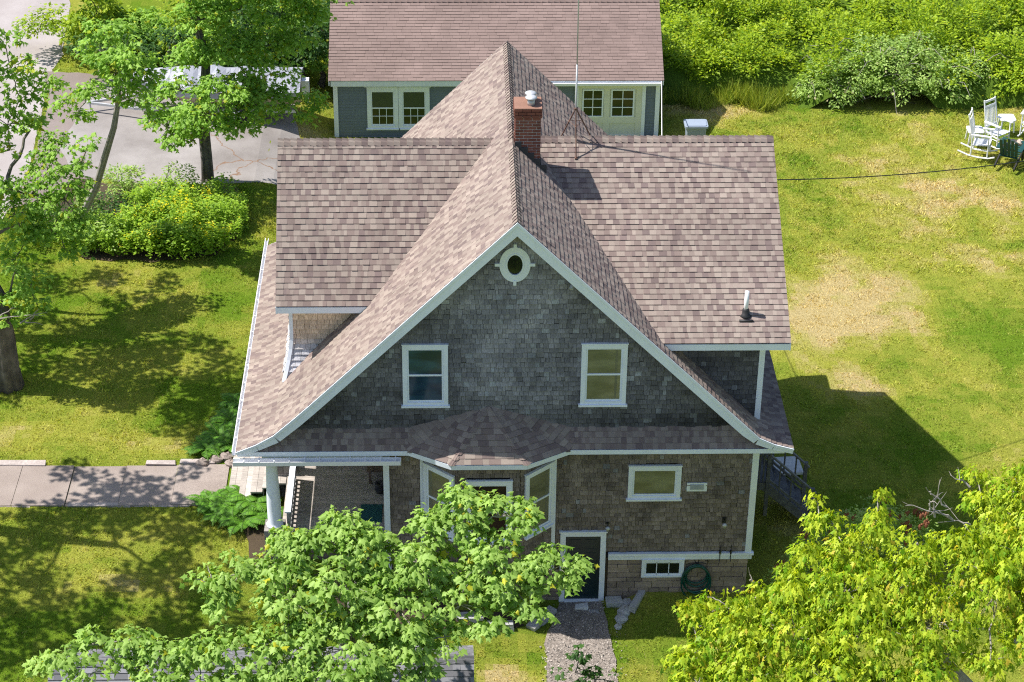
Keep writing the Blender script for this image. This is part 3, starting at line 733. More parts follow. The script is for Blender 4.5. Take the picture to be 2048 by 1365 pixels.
m = MB()  # lead flashing stepped down the roof beside the chimney
for i in range(5): x = CX1-.6+i*.15; m.box(x, x+.15, CY0-.03, CY0-.004, zroof(x)-.25, zroof(x)+.10)
m.box(CX1+.003, CX1+.02, CY0, CY1, 9.7, zroof(CX1)+.14); m.build('flashing', 'trim_dark', chim)
# vent pipe
m = MB(); m.tube([(3.60, .6, 7.7), (3.60, .6, 8.36)], .052, 12); o = m.build('vent_pipe', 'white_plastic', house, True)
m = MB(); m.lathe([(.14, 7.66-7.66), (.15, .03), (.085, .06), (.08, .16), (.055, .2)], (3.60, .6, 7.72), 14); m.box(3.44, 3.76, .40, .46, 7.665, 7.70); m.build('pipe_boot', 'rubber', o, True)

# porch
FZ = 2.05
pf = MB(); q = random.Random(3); y = .26
while y < 8.9:
    k = q.uniform(.85, 1.1); pf.box(-7.25, -4.72, y, y+.098, FZ-.03, FZ, (.42*k, .37*k, .33*k)); y += .10
pf.box(-7.2, -4.72, .21, .255, FZ-.26, FZ-.002, (.33, .31, .30))
pf.build('porch_floor', 'deck_board', house)
m = MB(); m.box(-7.2, -4.75, .3, 8.9, 1.0, FZ-.05); m.build('porch_base', 'backing', house)
m = MB()
shingles(m, lambda u, v, o: V(u, .27-o, v), [(-7.15, .8), (-4.78, .8), (-4.78, FZ-.26), (-7.15, FZ-.26)], .128, (.08, .2), .034, pal_cedar, 91, vgap=.016)
m.build('porch_skirt', 'cedar_shingle', house)
m = MB(); m.box(-7.13, -6.99, .05, 2.3, 2.64, 2.68); m.build('rail_cap', 'white_paint', house)
m = MB(); m.box(-7.09, -7.02, .05, 2.3, 2.32, 2.64); m.box(-7.09, -7.02, .05, 2.3, 2.06, 2.12)
for k in range(13): m.box(-7.085, -7.025, .08+k*.18, .15+k*.18, 2.12, 2.32)
m.build('porch_railing', 'porch_rail_wood', house)
m = MB(); m.box(-7.55, -4.77, -.34, -.14, 4.47, 4.60); m.box(-7.50, -7.20, -.14, 8.9, 4.47, 4.60); m.box(-7.6, -4.7, -.1, 8.9, 4.605, 4.625); m.build('porch_beam', 'white_paint', house)
for yc in (-.22, 2.72, 5.6, 8.6):
    m = MB(); c = (-7.35, yc, 2.50)
    m.lathe([(.20, 0), (.20, .05), (.175, .07), (.17, .11), (.162, .14), (.165, .6), (.15, 1.2), (.125, 1.80), (.14, 1.83), (.15, 1.88), (.15, 1.97)], c, 24)
    m.build('column', 'white_paint', house, True)
    m = MB(); q = random.Random(int(yc*10)); z = .9
    while z < 2.49:
        hh = min(.2, 2.49-z)
        for (x0, x1, y0, y1) in ((-7.6, -7.35, -.25, 0), (-7.35, -7.1, -.25, 0), (-7.6, -7.35, 0, .25), (-7.35, -7.1, 0, .25)):
            k = q.uniform(.6, 1.3); e = q.uniform(-.02, .02); m.box(x0+.008+e, x1-.008+e, yc+y0+.008, yc+y1-.008, z+.008, z+hh, (.22*k, .20*k, .19*k))
        z += hh
    m.box(-7.57, -7.13, yc-.22, yc+.22, .8, 2.47, (.1, .1, .1)); m.build('column_pier', 'stone', house)
# porch steps down to the walkway
m = MB(); q = random.Random(8)
for i in range(5):
    zt = FZ-.02-i*.13; xx = -7.27-i*.30
    for j in range(2): k = q.uniform(.8, 1.1); m.box(xx-.148-j*.15, xx-.004-j*.15, 2.16, 4.3, zt-.04, zt, (.44*k, .39*k, .35*k))
    m.box(xx-.29, xx-.27, 2.2, 4.26, 1.3, zt-.042, (.3, .26, .24))
m.build('porch_steps', 'deck_board', house)
# ------------------------------------------------------------------ things on the porch
rug = MB(); p = Z(722, 1010, FZ); rug.box(p[0], -4.85, .45, p[1], FZ+.002, FZ+.014)
tag(rug.build('porch_rug', 'woven_mat'), 'teal patterned woven rug lying on the grey porch floor', 'rug')

def rocking_chair(name, label, group, kz=1.0, mat='white_plastic'):
    r = thing(name, label, 'rocking chair', (0, 0, 0), group, world=False)
    for s in (-1, 1):
        m = MB(); m.tube([(s*.27, -.50, .10), (s*.27, -.30, .035), (s*.27, 0, .02), (s*.27, .30, .05), (s*.27, .62, .15)], .026, 6); m.build('rocker', mat, r)
        m = MB(); m.tube([(s*.27, -.28, .05), (s*.27, -.27, .45), (s*.27, -.26, .66*kz)], .022, 6); m.build('leg', mat, r)
        m = MB(); m.tube([(s*.27, .22, .05), (s*.26, .22, .42), (s*.26, .30, .80*kz), (s*.25, .42, 1.22*kz)], .024, 6); m.build('leg', mat, r)
        m = MB(); m.bar((s*.29, -.33, .67*kz), (s*.29, .26, .66*kz), .09, .025); m.build('armrest', mat, r)
    m = MB()
    for k in range(6): m.bar((-.26, -.26+k*.085, .44-k*.012), (.26, -.26+k*.085, .44-k*.012), .078, .02)
    m.build('seat', mat, r)
    m = MB(); m.bar((-.25, .405, 1.17*kz), (.25, .405, 1.17*kz), .03, .07); m.bar((-.25, .37, 1.03*kz), (.25, .37, 1.03*kz), .025, .05); m.bar((-.25, .25, .55), (.25, .25, .55), .025, .05)
    for k in range(7): x = -.18+k*.06; m.bar((x, .25, .55), (x, .37, 1.03*kz), .032, .012, up=(0, 1, 0))
    m.build('backrest', mat, r)
    m = MB()
    for z in (.2, .32): m.tube([(-.27, -.27, z), (.27, -.27, z)], .012, 5)
    m.tube([(-.27, .22, .25), (.27, .22, .25)], .012, 5)
    for s in (-1, 1): m.tube([(s*.27, -.27, .26), (s*.265, .22, .26)], .012, 5)
    m.build('stretcher', mat, r); return r
pc = rocking_chair('rocking_chair', 'white rocking chair on the porch, mostly hidden by the eave', 'white rocking chairs')
pp = Z(680, 925, FZ); pc.location = (pp[0]+.0, pp[1]+.30, FZ); pc.rotation_euler = (0, 0, radians(-68))
# round-edged wooden bench against the porch wall
bn = thing('wooden_bench', 'weathered brown wooden bench against the porch wall by the corner post', 'bench', (-4.98, 2.55, FZ))
m = MB()
for k in range(4): m.bar((-5.2+k*.13, 2.0, FZ+.42), (-5.2+k*.13, 3.1, FZ+.42), .12, .035)
m.build('seat', 'brown_wood', bn)
for x in (-5.18, -4.84):
    for yy in (2.1, 3.0): m = MB(); m.box(x-.03, x+.03, yy-.03, yy+.03, FZ+.001, FZ+.40); m.build('leg', 'brown_wood', bn)
m = MB(); p = Z(762, 985, FZ); m.lathe([(.09, 0), (.13, .12), (.12, .24), (.135, .25), (.13, .27), (.10, .27), (0, .22)], (-4.93, p[1], FZ+.002), 14)
tag(m.build('flower_pot', 'trim_dark', None, True), 'dark round pot standing on the porch floor beside the corner post', 'pot')

# ------------------------------------------------------------------ antenna, wires
an = thing('antenna_mast', 'tall thin metal mast on a rusty tripod straddling the right dormer ridge', 'antenna', (-.17, 4.6, 10.3))
m = MB(); m.tube([(-.17, 4.6, 10.32), (-.17, 4.6, 12.2)], .022, 8); m.tube([(-.17, 4.6, 12.2), (-.19, 4.6, 16.2)], .016, 8); m.build('mast', 'galvanised', an, True)
def dz(y): return DZ-abs(y-DRry)*(DZ-DRz)/abs(DRry-DRy)+.03
for (x, y) in ((-.16, 4.18), (-.50, 5.0), (.25, 4.98)):
    m = MB(); m.tube([(-.17, 4.6, 11.08), (x, y, dz(y))], .016, 6); m.box(x-.03, x+.03, y-.03, y+.03, dz(y)-.02, dz(y)+.012); m.build('leg', 'rust_metal', an)
m = MB(); m.lathe([(.04, 0), (.045, .03), (.03, .05)], (-.17, 4.6, 11.05), 8)
m.tube([(-.17, 4.41, 10.68), (-.33, 4.79, 10.68), (.02, 4.78, 10.68), (-.17, 4.41, 10.68)], .008, 5); m.build('tripod_brace', 'rust_metal', an)
def wire(name, a, b, sag, r, mat, label, cat):
    a, b = V(*a), V(*b); m = MB(); m.tube([a+(b-a)*t+V(0, 0, -sag*4*t*(1-t)) for t in np.linspace(0, 1, 15)], r, 5)
    return tag(m.build(name, mat), label, cat)
wire('overhead_wire', Y(1555, 360, 5.6), Y(2110, 313, 9), .15, .014, 'black_metal', 'thin black overhead wire crossing the right lawn from the house roof', 'wire')
wire('service_cable', (3.98, 24.55, 2.82), (2.5, 9.55, 7.0), .1, .014, 'white_plastic', 'pale cable running from the garage corner down towards the house', 'wire')

# ------------------------------------------------------------------ hose and its bracket
hs = MB()
for k, (r, dx, dzz) in enumerate(((.27, 0, .82), (.30, .0, .78), (.26, .02, .76), (.33, -.01, .72), (.31, .02, .68), (.36, 0, .60))):
    rz = r*1.0; hs.tube([(2.78+dx+r*sin(a), -.08-.012*k, dzz+.0+rz*cos(a)*(1.0+.08*k)) for a in np.linspace(0, 2*pi, 26)], .022, 6, caps=False)
tag(hs.build('garden_hose', 'hose_green', None, True), 'dark green garden hose coiled on the stone foundation wall', 'hose')
hb = MB()
for s in (-1, 1):
    hb.tube([(2.78, -.05, 1.1), (2.78+s*.1, -.05, 1.32), (2.78+s*.17, -.05, 1.4), (2.78+s*.22, -.05, 1.33), (2.78+s*.15, -.05, 1.28)], .009, 5)
    hb.tube([(2.78, -.05, 1.15), (2.78+s*.15, -.05, 1.14), (2.78+s*.26, -.05, 1.1), (2.78+s*.28, -.05, 1.2), (2.78+s*.2, -.05, 1.2)], .009, 5)
hb.box(2.75, 2.81, -.14, -.03, 1.08, 1.12)
tag(hb.build('hose_bracket', 'black_metal'), 'black scrolled iron bracket on the white band above the hose', 'bracket')
for x in (3.32, 3.58):
    m = MB(); m.tube([(x, -.10, 1.62), (x, -.11, 1.3), (x, -.14, 1.24)], .010, 5); m.box(x-.02, x+.02, -.11, -.03, 1.44, 1.52)
    m.tube([(x, -.03, 1.6), (x, -.12, 1.62), (x, -.14, 1.75)], .008, 5)
    tag(m.build('plant_hook', 'black_metal'), 'black iron hook on the white band, %s' % ('nearer to the hose' if x < 3.4 else 'nearer to the house corner'), 'hook', 'iron hooks on the foundation band')

# ------------------------------------------------------------------ wooden stairs on the right side
st = thing('wooden_stairs', 'weathered grey wooden stairs with railings down the right side of the house', 'stairs', (4.7, 2.6, .7))
gx = lambda i: 4.62+i*.14
m = MB(); m.box(4.1, 4.72, 2.1, 3.25, 1.94, 2.0); m.build('landing', 'grey_wood', st)
for i in range(6):
    m = MB(); x = 4.72+i*.2; z = 1.80-i*.19; m.box(x, x+.24, 2.12, 3.22, z-.04, z); m.build('tread', 'grey_wood', st)
for yy in (2.08, 3.24):
    m = MB(); m.prism([(4.15, yy, 2.0), (4.72, yy, 2.0), (5.95, yy, .80), (5.80, yy, .68), (4.6, yy, 1.78), (4.15, yy, 1.78)], (0, .04, 0)); m.build('stringer', 'grey_wood', st)
    m = MB(); m.bar((4.12, yy+.02, 2.86), (4.72, yy+.02, 2.86), .09, .04); m.bar((4.70, yy+.02, 2.86), (5.96, yy+.02, 1.66), .09, .04); m.bar((4.72, yy+.02, 2.1), (5.9, yy+.02, .98), .05, .06); m.build('handrail', 'grey_wood', st)
    for x, z0, z1 in ((4.72, 1.0, 2.9), (5.88, .7, 1.8)): m = MB(); m.box(x-.045, x+.045, yy-.02, yy+.07, z0, z1); m.build('post', 'grey_wood', st)
    for k in range(8):
        m = MB(); x = 4.2+k*.1 if k < 5 else 4.72+(k-4)*.3; zt = 2.84 if k < 5 else 2.84-(x-4.72)*.95; m.box(x-.018, x+.018, yy, yy+.036, zt-.82, zt); m.build('baluster', 'grey_wood', st)
m = MB(); p = Z(1570, 940, .8); m.prism([(p[0]-.3, p[1]-.3, .82), (p[0]+.45, p[1]-.25, .82), (p[0]+.40, p[1]+.5, .82), (p[0]-.3, p[1]+.45, .82)], (0, 0, .07))
tag(m.build('white_slab', 'concrete_white'), 'flat white slab lying on the grass behind the wooden stairs', 'slab')

# ------------------------------------------------------------------ garage
GY = 24.8
ga = thing('garage', 'blue grey clapboard garage with brown shingled roof and cream folding door', 'garage', (-1.7, 27.2, .75))
m = MB(); q = random.Random(6); z = .3
while z < 2.72:
    k = q.uniform(.95, 1.05); m.add([(-7.12, GY-.015, z), (3.9, GY-.015, z), (3.9, GY, z+.105), (-7.12, GY, z+.105), (-7.12, GY+.005, z), (3.9, GY+.005, z)], [(0, 1, 2, 3), (4, 5, 1, 0)], (.165*k, .195*k, .24*k))
    for xx, s in ((-7.12, -1), (3.9, 1)):
        m.add([(xx+s*.015, GY, z), (xx+s*.015, GY+5, z), (xx, GY+5, z+.105), (xx, GY, z+.105)], [(0, 1, 2, 3)], (.165*k, .195*k, .24*k))
    z += .105
m.add([(-7.11, GY+.01, .2), (3.89, GY+.01, .2), (3.89, GY+.01, 2.75), (-7.11, GY+.01, 2.75)], [(0, 1, 2, 3)], (.03, .04, .05))
for xx in (-7.12, 3.9): m.add([(xx, GY, 2.6), (xx, GY+5, 2.6), (xx, GY+2.6, 4.25)], [(0, 1, 2)], (.165, .195, .24))
m.box(-7.1, 3.88, GY+4.9, GY+5, .2, 2.7, (.165, .195, .24))
m.build('wall', 'clapboard', ga)
gr_ = MB(); ez, ry, rz = 2.86, GY+2.62, 4.62
for back in (0, 1):
    ye = GY-.28 if not back else 2*ry-(GY-.28)
    O, U, Vd = ((-7.3, ye, ez), (1, 0, 0), (0, ry-ye, rz-ez)) if not back else ((4.06, ye, ez), (-1, 0, 0), (0, ry-ye, rz-ez))
    Ln = math.hypot(ry-ye, rz-ez); fm = plane_map(O, U, Vd)
    shingles(gr_, fm, [(0, 0), (11.36, 0), (11.36, Ln), (0, Ln)], .125, (.3, .34), .012, pal_garage, 101+back, gap=.004, jit=.004)
    gr_.prism([fm(0.01, .01, -.003), fm(11.35, .01, -.003), fm(11.35, Ln, -.003), fm(.01, Ln, -.003)], -np.cross(unit(U), unit(Vd))*.06, (.15, .12, .11))
cap_row(gr_, (-7.3, ry, rz), (4.06, ry, rz), (0, -1, -.6), (0, 1, -.6), step=.2, pal=pal_garage, seed=3)
gr_.build('roof', 'roof_shingle', ga)
m = MB(); m.box(-7.22, 3.98, GY-.26, GY-.23, 2.66, 2.84); m.box(-7.22, 3.98, GY-.25, GY, 2.64, 2.66)
for xx in (-7.16, 3.82): m.box(xx, xx+.15, GY-.05, GY-.0, .3, 2.66)
for xx, s in ((-7.29, -1), (4.05, 1)):
    for b in (0, 1):
        ye = GY-.27 if not b else 2*ry-GY+.27; m.prism([(xx, ye, ez-.02), (xx, ry, rz-.02), (xx, ry, rz-.18), (xx, ye, ez-.18)], (-s*.03, 0, 0))
m.build('trim', 'white_paint', ga)
m = MB(); m.box(-2.0, 3.98, GY-.36, GY-.265, 2.70, 2.79); m.build('gutter', 'white_plastic', ga)
for k in range(2):
    x0 = -6.02+k*1.07; window((x0, GY-.02, 1.0), (1, 0, 0), 1.06, 1.52, 'window', 'glass_dark', cas=.13, split=True, parent=ga, ears=0 if k else .04,
           muntin=[(.17, .89, .15, .75, 3, 2)], shade=('blind_green', [(.18, .88, .80, 1.34)]))
m = MB(); m.box(-6.1, -3.84, GY-.05, GY-.016, 2.52, 2.64); m.build('head_board', 'white_paint', ga)
m = MB(); m.box(1.06, 1.18, GY-.08, GY-.0, .5, 2.64); m.box(3.36, 3.48, GY-.08, GY, .5, 2.64)
m.build('door_trim', 'white_paint', ga)
m = MB(); m.box(1.18, 3.36, GY-.03, GY-.005, .6, 2.64)
dx0, dx1 = 1.18, 3.36
for x0, x1 in ((1.18, 1.30), (2.06, 2.26), (3.16, 3.36)): m.box(x0, x1, GY-.06, GY-.03, .6, 2.60)
for x0, x1 in ((1.30, 2.06), (2.26, 3.16)): m.box(x0, x1, GY-.058, GY-.03, 2.46, 2.60); m.box(x0, x1, GY-.058, GY-.03, 1.18, 1.40); m.box(x0, x1, GY-.058, GY-.03, .6, .72)
gd = m.build('door', 'cream_paint', ga)
for x0, x1 in ((1.36, 2.00), (2.34, 3.06)):
    m = MB(); m.box(x0, x1, GY-.05, GY-.035, 1.44, 2.40); m.build('pane', 'glass_dark', gd)
    m = MB()
    for a, b in ((x0-.04, x0+.01), (x1-.01, x1+.04)): m.box(a, b, GY-.075, GY-.03, 1.40, 2.44)
    m.box(x0+.01, x1-.01, GY-.074, GY-.03, 2.39, 2.44); m.box(x0+.01, x1-.01, GY-.074, GY-.03, 1.40, 1.45)
    xm = (x0+x1)/2; m.box(xm-.014, xm+.014, GY-.07, GY-.051, 1.45, 2.39)
    for z in (1.765, 2.08): m.box(x0+.01, x1-.01, GY-.068, GY-.0515, z-.014, z+.014)
    m.build('muntins', 'white_paint', gd)
# storage bin
p = Z(1392, 245, 1.5)
bi = thing('storage_bin', 'blue grey plastic storage box with a lid beside the garage', 'storage box', (p[0], p[1], .75))
def rbox(m, x0, x1, y0, y1, z0, z1, r, tap=0):
    pts = []
    for cx, cy, a0 in ((x1-r, y1-r, 0), (x0+r, y1-r, pi/2), (x0+r, y0+r, pi), (x1-r, y0+r, 1.5*pi)):
        for k in range(4): a = a0+k*pi/6; pts.append((cx+r*cos(a), cy+r*sin(a)))
    mx, my = (x0+x1)/2, (y0+y1)/2; n = len(pts)
    lo = [(mx+(a-mx)*(1-tap), my+(b-my)*(1-tap), z0) for a, b in pts]; hi = [(a, b, z1) for a, b in pts]
    m.add(lo+hi, [tuple(range(n-1, -1, -1)), tuple(range(n, 2*n))]+[(i, (i+1) % n, n+(i+1) % n, n+i) for i in range(n)])
m = MB(); rbox(m, p[0]-.34, p[0]+.34, p[1]-.26, p[1]+.26, .72, 1.40, .06, .08)
for k in range(12): m.box(p[0]-.3+k*.053, p[0]-.285+k*.053, p[1]-.262, p[1]-.25, .95, 1.32)
m.build('body', 'bin_plastic', bi)
m = MB(); rbox(m, p[0]-.40, p[0]+.40, p[1]-.32, p[1]+.32, 1.40, 1.47, .09); rbox(m, p[0]-.35, p[0]+.35, p[1]-.27, p[1]+.27, 1.47, 1.495, .08); m.build('lid', 'bin_plastic', bi)

# ------------------------------------------------------------------ dark roofed shed in front
q = Z(948, 1316, 3.0); sx1 = q[0]; syr = q[1]; sx0 = Z(104, 1303, 3.0)[0]
sh = thing('front_shed', 'long low building with a dark grey shingled roof beneath the maple', 'shed', ((sx0+sx1)/2, syr, -.1))
m = MB()
for back in (0, 1):
    ye = syr-1.9 if not back else syr+1.9
    O, U, Vd = ((sx0, ye, 1.75), (1, 0, 0), (0, syr-ye, 1.25)) if not back else ((sx1, ye, 1.75), (-1, 0, 0), (0, syr-ye, 1.25))
    Ln = math.hypot(1.9, 1.25); fm = plane_map(O, U, Vd)
    shingles(m, fm, [(0, 0), (sx1-sx0, 0), (sx1-sx0, Ln), (0, Ln)], .143, (.12, .34), .02, pal_shed, 111+back)
    m.prism([fm(0.01, .01, -.003), fm(sx1-sx0-.01, .01, -.003), fm(sx1-sx0-.01, Ln, -.003), fm(.01, Ln, -.003)], -np.cross(unit(U), unit(Vd))*.08, (.1, .1, .1))
cap_row(m, (sx0, syr, 3.0), (sx1, syr, 3.0), (0, -1, -.65), (0, 1, -.65), step=.2, pal=pal_shed)
m.build('roof', 'roof_shingle', sh)
m = MB(); m.box(sx0+.3, sx1-.3, syr-1.6, syr+1.6, -.3, 1.85)
for x in (sx0+.3, sx1-.3): m.prism([(x, syr-1.6, 1.84), (x, syr+1.6, 1.84), (x, syr, 2.88)], (.05 if x < -5 else -.05, 0, 0))
m.build('wall', 'grey_wood', sh)

# ------------------------------------------------------------------ stones
def stone(px, py, z, r, label, seed, mat='stone', col=(.45, .44, .43), cat='stone', rot=0.0, group=None, box=False):
    p = Z(px, py, z); zz = h(p[0], p[1]); m = MB()
    if box:
        m.box(-r[0], r[0], -r[1], r[1], -.05, r[2], col); q2 = random.Random(seed); m.v = [(x+q2.uniform(-.03, .03), y+q2.uniform(-.03, .03), z0+q2.uniform(-.02, .02)) for x, y, z0 in m.v]
    else: m.rock((0, 0, 0), r, seed, col)
    o = m.build('stone', mat); o.location = (p[0], p[1], zz+(0 if box else r[2]*.35)); o.rotation_euler = (0, 0, rot)
    return tag(o, label, cat, group)
stone(1162, 1217, 0, (.16, .10, .09), 'white stone block on the gravel in front of the basement door', 1, col=(.75, .74, .72), box=True)
stone(1228, 1197, .2, (.2, .16, .14), 'square pale stone at the wall right of the basement door', 2, col=(.5, .49, .47), box=True)
stone(1255, 1192, .3, (.16, .13, .10), 'small grey stone behind the long edging stone', 3)
stone(1274, 1197, .3, (.34, .08, .13), 'long narrow edging stone slanting from the wall beside the window', 4, rot=radians(62), box=True)
stone(1250, 1214, .2, (.18, .2, .12), 'rounded grey stone in the middle of the path edging', 5)
stone(1243, 1232, .15, (.16, .15, .11), 'lower grey stone near the end of the path edging', 6)
stone(1237, 1250, .1, (.10, .11, .09), 'smallest blue grey stone, on its own on the grass by the path', 7)
stone(1185, 1228, 0, (.17, .11, .03), 'flat dark paving stone sunk in the gravel by the door', 8, col=(.3, .3, .31), box=True)
stone(1092, 1215, .3, (.12, .3, .12), 'upper grey edging stone left of the gravel path', 9, rot=radians(-35), box=True, col=(.38, .37, .36))
stone(1072, 1240, .2, (.13, .26, .12), 'lower grey edging stone left of the gravel path', 10, rot=radians(-35), box=True, col=(.38, .37, .36))
stone(1000, 1246, .3, (.34, .12, .12), 'long grey edging stone under the maple leaves by the soil strip', 11, box=True, col=(.4, .4, .4))
stone(940, 1238, .3, (.3, .12, .12), 'grey edging stone left of the long one beneath the maple', 12, box=True, col=(.4, .4, .4))
for k, (px, py) in enumerate(((405, 925), (432, 918), (452, 912), (462, 925))):
    stone(px, py, 1.5, (.17, .14, .13), ['reddish long kerb stone end beside the walkway', 'rounded grey boulder by the ferns at the walkway end', 'brown boulder next to the porch gutter corner', 'small pinkish stone at the foot of the porch steps'][k], 20+k, col=(.33, .27, .24))
def kerb(px0, px1, py, label, z=1.45, hgt=.12, seed=0):
    a = Z(px0, py, z); b = Z(px1, py, z); m = MB(); m.bar((a[0], a[1], z-.03), (b[0], b[1], z-.03), .17, hgt, col=(.42, .36, .34)); q2 = random.Random(seed)
    m.v = [(x+q2.uniform(-.03, .03), y+q2.uniform(-.03, .03), z0+q2.uniform(-.015, .015)) for x, y, z0 in m.v]
    tag(m.build('kerb_stone', 'stone'), label, 'kerb stone')
kerb(-60, 90, 927, 'pale stone kerb above the walkway at the left edge of the picture', seed=1)
kerb(292, 352, 926, 'short pale stone kerb above the middle of the walkway', seed=2)
kerb(362, 430, 925, 'reddish stone kerb above the walkway beside the boulders', seed=3)
kerb(-60, 60, 1012, 'stone kerb below the walkway at the left edge', seed=4, z=1.38)
kerb(138, 262, 1011, 'long grey stone kerb below the walkway, left of middle', seed=5, z=1.38)
kerb(270, 380, 1010, 'grey stone kerb below the walkway just before the ferns', seed=6, z=1.38)

# ------------------------------------------------------------------ garden chairs
rc = rocking_chair('rocking_chair', 'white rocking chair facing right, upper one beside the hedge', 'white rocking chairs', 1.12)
p = Z(1990, 287, .8); rc.location = (p[0], p[1], .78); rc.rotation_euler = (0, 0, radians(38)); rc.scale = (1.12, 1.12, 1.12)
p = Z(1958, 308, .8); c2 = copy_tree(rc, (p[0], p[1], .78), radians(68), 'white rocking chair seen from its side, lower and leftmost on the lawn')
p = Z(2062, 268, .8); c3 = copy_tree(rc, (p[0], p[1], .78), radians(-30), 'white rocking chair cut off by the right picture edge')
def side_table(px, py, label):
    p = Z(px, py, 1.2); t = thing('side_table', label, 'table', (p[0], p[1], .78), 'white side tables on the lawn')
    m = MB(); rbox(m, p[0]-.27, p[0]+.27, p[1]-.27, p[1]+.27, 1.22, 1.26, .08); m.build('table_top', 'white_plastic', t)
    for sx in (-1, 1):
        for sy in (-1, 1): m = MB(); m.bar((p[0]+sx*.2, p[1]+sy*.2, 1.22), (p[0]+sx*.23, p[1]+sy*.23, .78), .045, .045); m.build('leg', 'white_plastic', t)
side_table(2014, 238, 'small white side table right of the upper rocking chair'); side_table(1950, 262, 'small white side table between the two rocking chairs')
def adirondack(px, py, rz, label):
    p = Z(px, py, .8); t = thing('garden_chair', label, 'chair', (p[0], p[1], .78), 'dark green garden chairs', world=False)
    m = MB()
    for k in range(6): m.bar((-.27, -.28+k*.1, .40-k*.03), (.27, -.28+k*.1, .40-k*.03), .085, .025)
    m.build('seat', 'green_plastic', t)
    m = MB()
    for k in range(5): x = -.22+k*.11; m.bar((x, .22, .25), (x*1.1, .52, .98-.04*abs(k-2)), .09, .022, up=(0, 1, 0))
    m.bar((-.25, .34, .55), (.25, .34, .55), .03, .06); m.build('backrest', 'green_plastic', t)
    for s in (-1, 1):
        m = MB(); m.bar((s*.33, -.36, .56), (s*.33, .38, .54), .13, .03); m.build('armrest', 'green_plastic', t)
        m = MB(); m.bar((s*.30, -.28, 0.0), (s*.30, -.28, .55), .05, .09); m.build('leg', 'black_metal', t)
        m = MB(); m.bar((s*.30, -.28, .38), (s*.30, .62, .02), .04, .1); m.build('leg', 'black_metal', t)
    t.rotation_euler = (0, 0, rz); t.scale = (1.1, 1.1, 1.1)
adirondack(2020, 322, radians(150), 'dark green slatted garden chair, lower right of the rocking chairs'); adirondack(2072, 322, radians(200), 'dark green garden chair cut off by the right picture edge')
for k, (px, py) in enumerate(((2012, 288), (2026, 281), (2040, 280), (2010, 298))):
    stone(px, py, .8, (.17, .15, .14), ['pale fire ring stone behind the green chair', 'upper tan fire ring stone beside the pale one', 'rightmost tan fire ring stone at the picture edge', 'lowest pale fire ring stone touching the green chair'][k], 40+k, col=(.55, .45, .38))

# ------------------------------------------------------------------ covered boat on its trailer
bp = Z(425, 236, 1.4); BX, BY = bp[0], bp[1]+.5
bo = thing('covered_boat', 'tan motor boat under a white tarp on a trailer behind the maple', 'boat', (BX, BY, 1.42))
def loft(m, secs, close=True):
    n = len(secs[0]); vs = [p for s in secs for p in s]; k = len(secs)
    fs = [(i*n+j, i*n+j+1, (i+1)*n+j+1, (i+1)*n+j) for i in range(k-1) for j in range(n-1)]
    if close: fs += [tuple(range(n-1, -1, -1)), tuple((k-1)*n+j for j in range(n))]
    m.add(vs, fs)
m = MB(); secs = []
for t in np.linspace(0, 1, 12):
    x = BX-3.0+6.0*t; w2 = 1.0*min(1, (t*2.3+.02))**.6; k = .45*max(0, 1-t*2.4)
    secs.append([(x, BY-w2, 2.55+k*.6), (x, BY-w2*.92, 2.2+k), (x, BY-w2*.6, 1.95+k), (x, BY, 1.80+k*1.3), (x, BY+w2*.6, 1.95+k), (x, BY+w2*.92, 2.2+k), (x, BY+w2, 2.55+k*.6)])
loft(m, secs); m.build('hull', 'hull_tan', bo, True)
m = MB(); secs = []; q = random.Random(2)
for t in np.linspace(0, 1, 40):
    x = BX-3.1+6.15*t; w2 = 1.04*min(1, (t*2.3+.04))**.6; rdg = 2.66+.62*sin(min(1, t*1.8)*pi*.5)*(1-.8*t)+.06*abs(sin(t*21)); k = .27*max(0, 1-t*2.4)
    def wv(s): return .04*sin(t*34+s)+q.uniform(-.02, .02)
    secs.append([(x, BY-w2-.02, 2.36+k+wv(0)*.8), (x, BY-w2-.02, 2.58+k), (x, BY-w2*.66, 2.58+(rdg-2.58)*.42+wv(1)), (x, BY-w2*.33, 2.58+(rdg-2.58)*.76+wv(2)), (x, BY, rdg+.02), (x, BY+w2*.33, 2.58+(rdg-2.58)*.76+wv(3)), (x, BY+w2*.66, 2.58+(rdg-2.58)*.42+wv(4)), (x, BY+w2+.02, 2.58+k), (x, BY+w2+.02, 2.36+k+wv(5)*.8)])
loft(m, secs, False); m.build('tarp_cover', 'tarp', bo)
m = MB(); m.box(BX+3.05, BX+3.3, BY-.15, BY+.15, 2.1, 2.6); m.tube([(BX+3.2, BY, 2.3), (BX+3.2, BY, 1.75)], .07, 8); m.build('outboard_motor', 'white_plastic', bo)
m = MB(); m.bar((BX-2.6, BY-.55, 1.78), (BX+2.9, BY-.8, 1.78), .07, .1); m.bar((BX-2.6, BY+.55, 1.78), (BX+2.9, BY+.8, 1.78), .07, .1); m.bar((BX-2.6, BY-.55, 1.78), (BX-4.3, BY, 1.75), .07, .08); m.bar((BX-2.6, BY+.55, 1.78), (BX-4.3, BY, 1.75), .07, .08)
for x in (-2, 0, 2): m.bar((BX+x, BY-.75, 1.78), (BX+x, BY+.75, 1.78), .06, .08)
m.tube([(BX-4.2, BY, 1.75), (BX-4.2, BY, 1.46)], .03, 6); m.build('trailer_frame', 'galvanised', bo)
for s in (-1, 1):
    m = MB(); c = (BX+.9, BY+s*1.0); m.tube([(c[0], c[1]-.11, 1.78), (c[0], c[1]+.11, 1.78)], .34, 20); wv_ = m.build('wheel', 'rubber', bo, True)
    m = MB(); m.tube([(c[0], c[1]-.118, 1.78), (c[0], c[1]+.118, 1.78)], .17, 14); m.build('rim', 'galvanised', wv_, True)
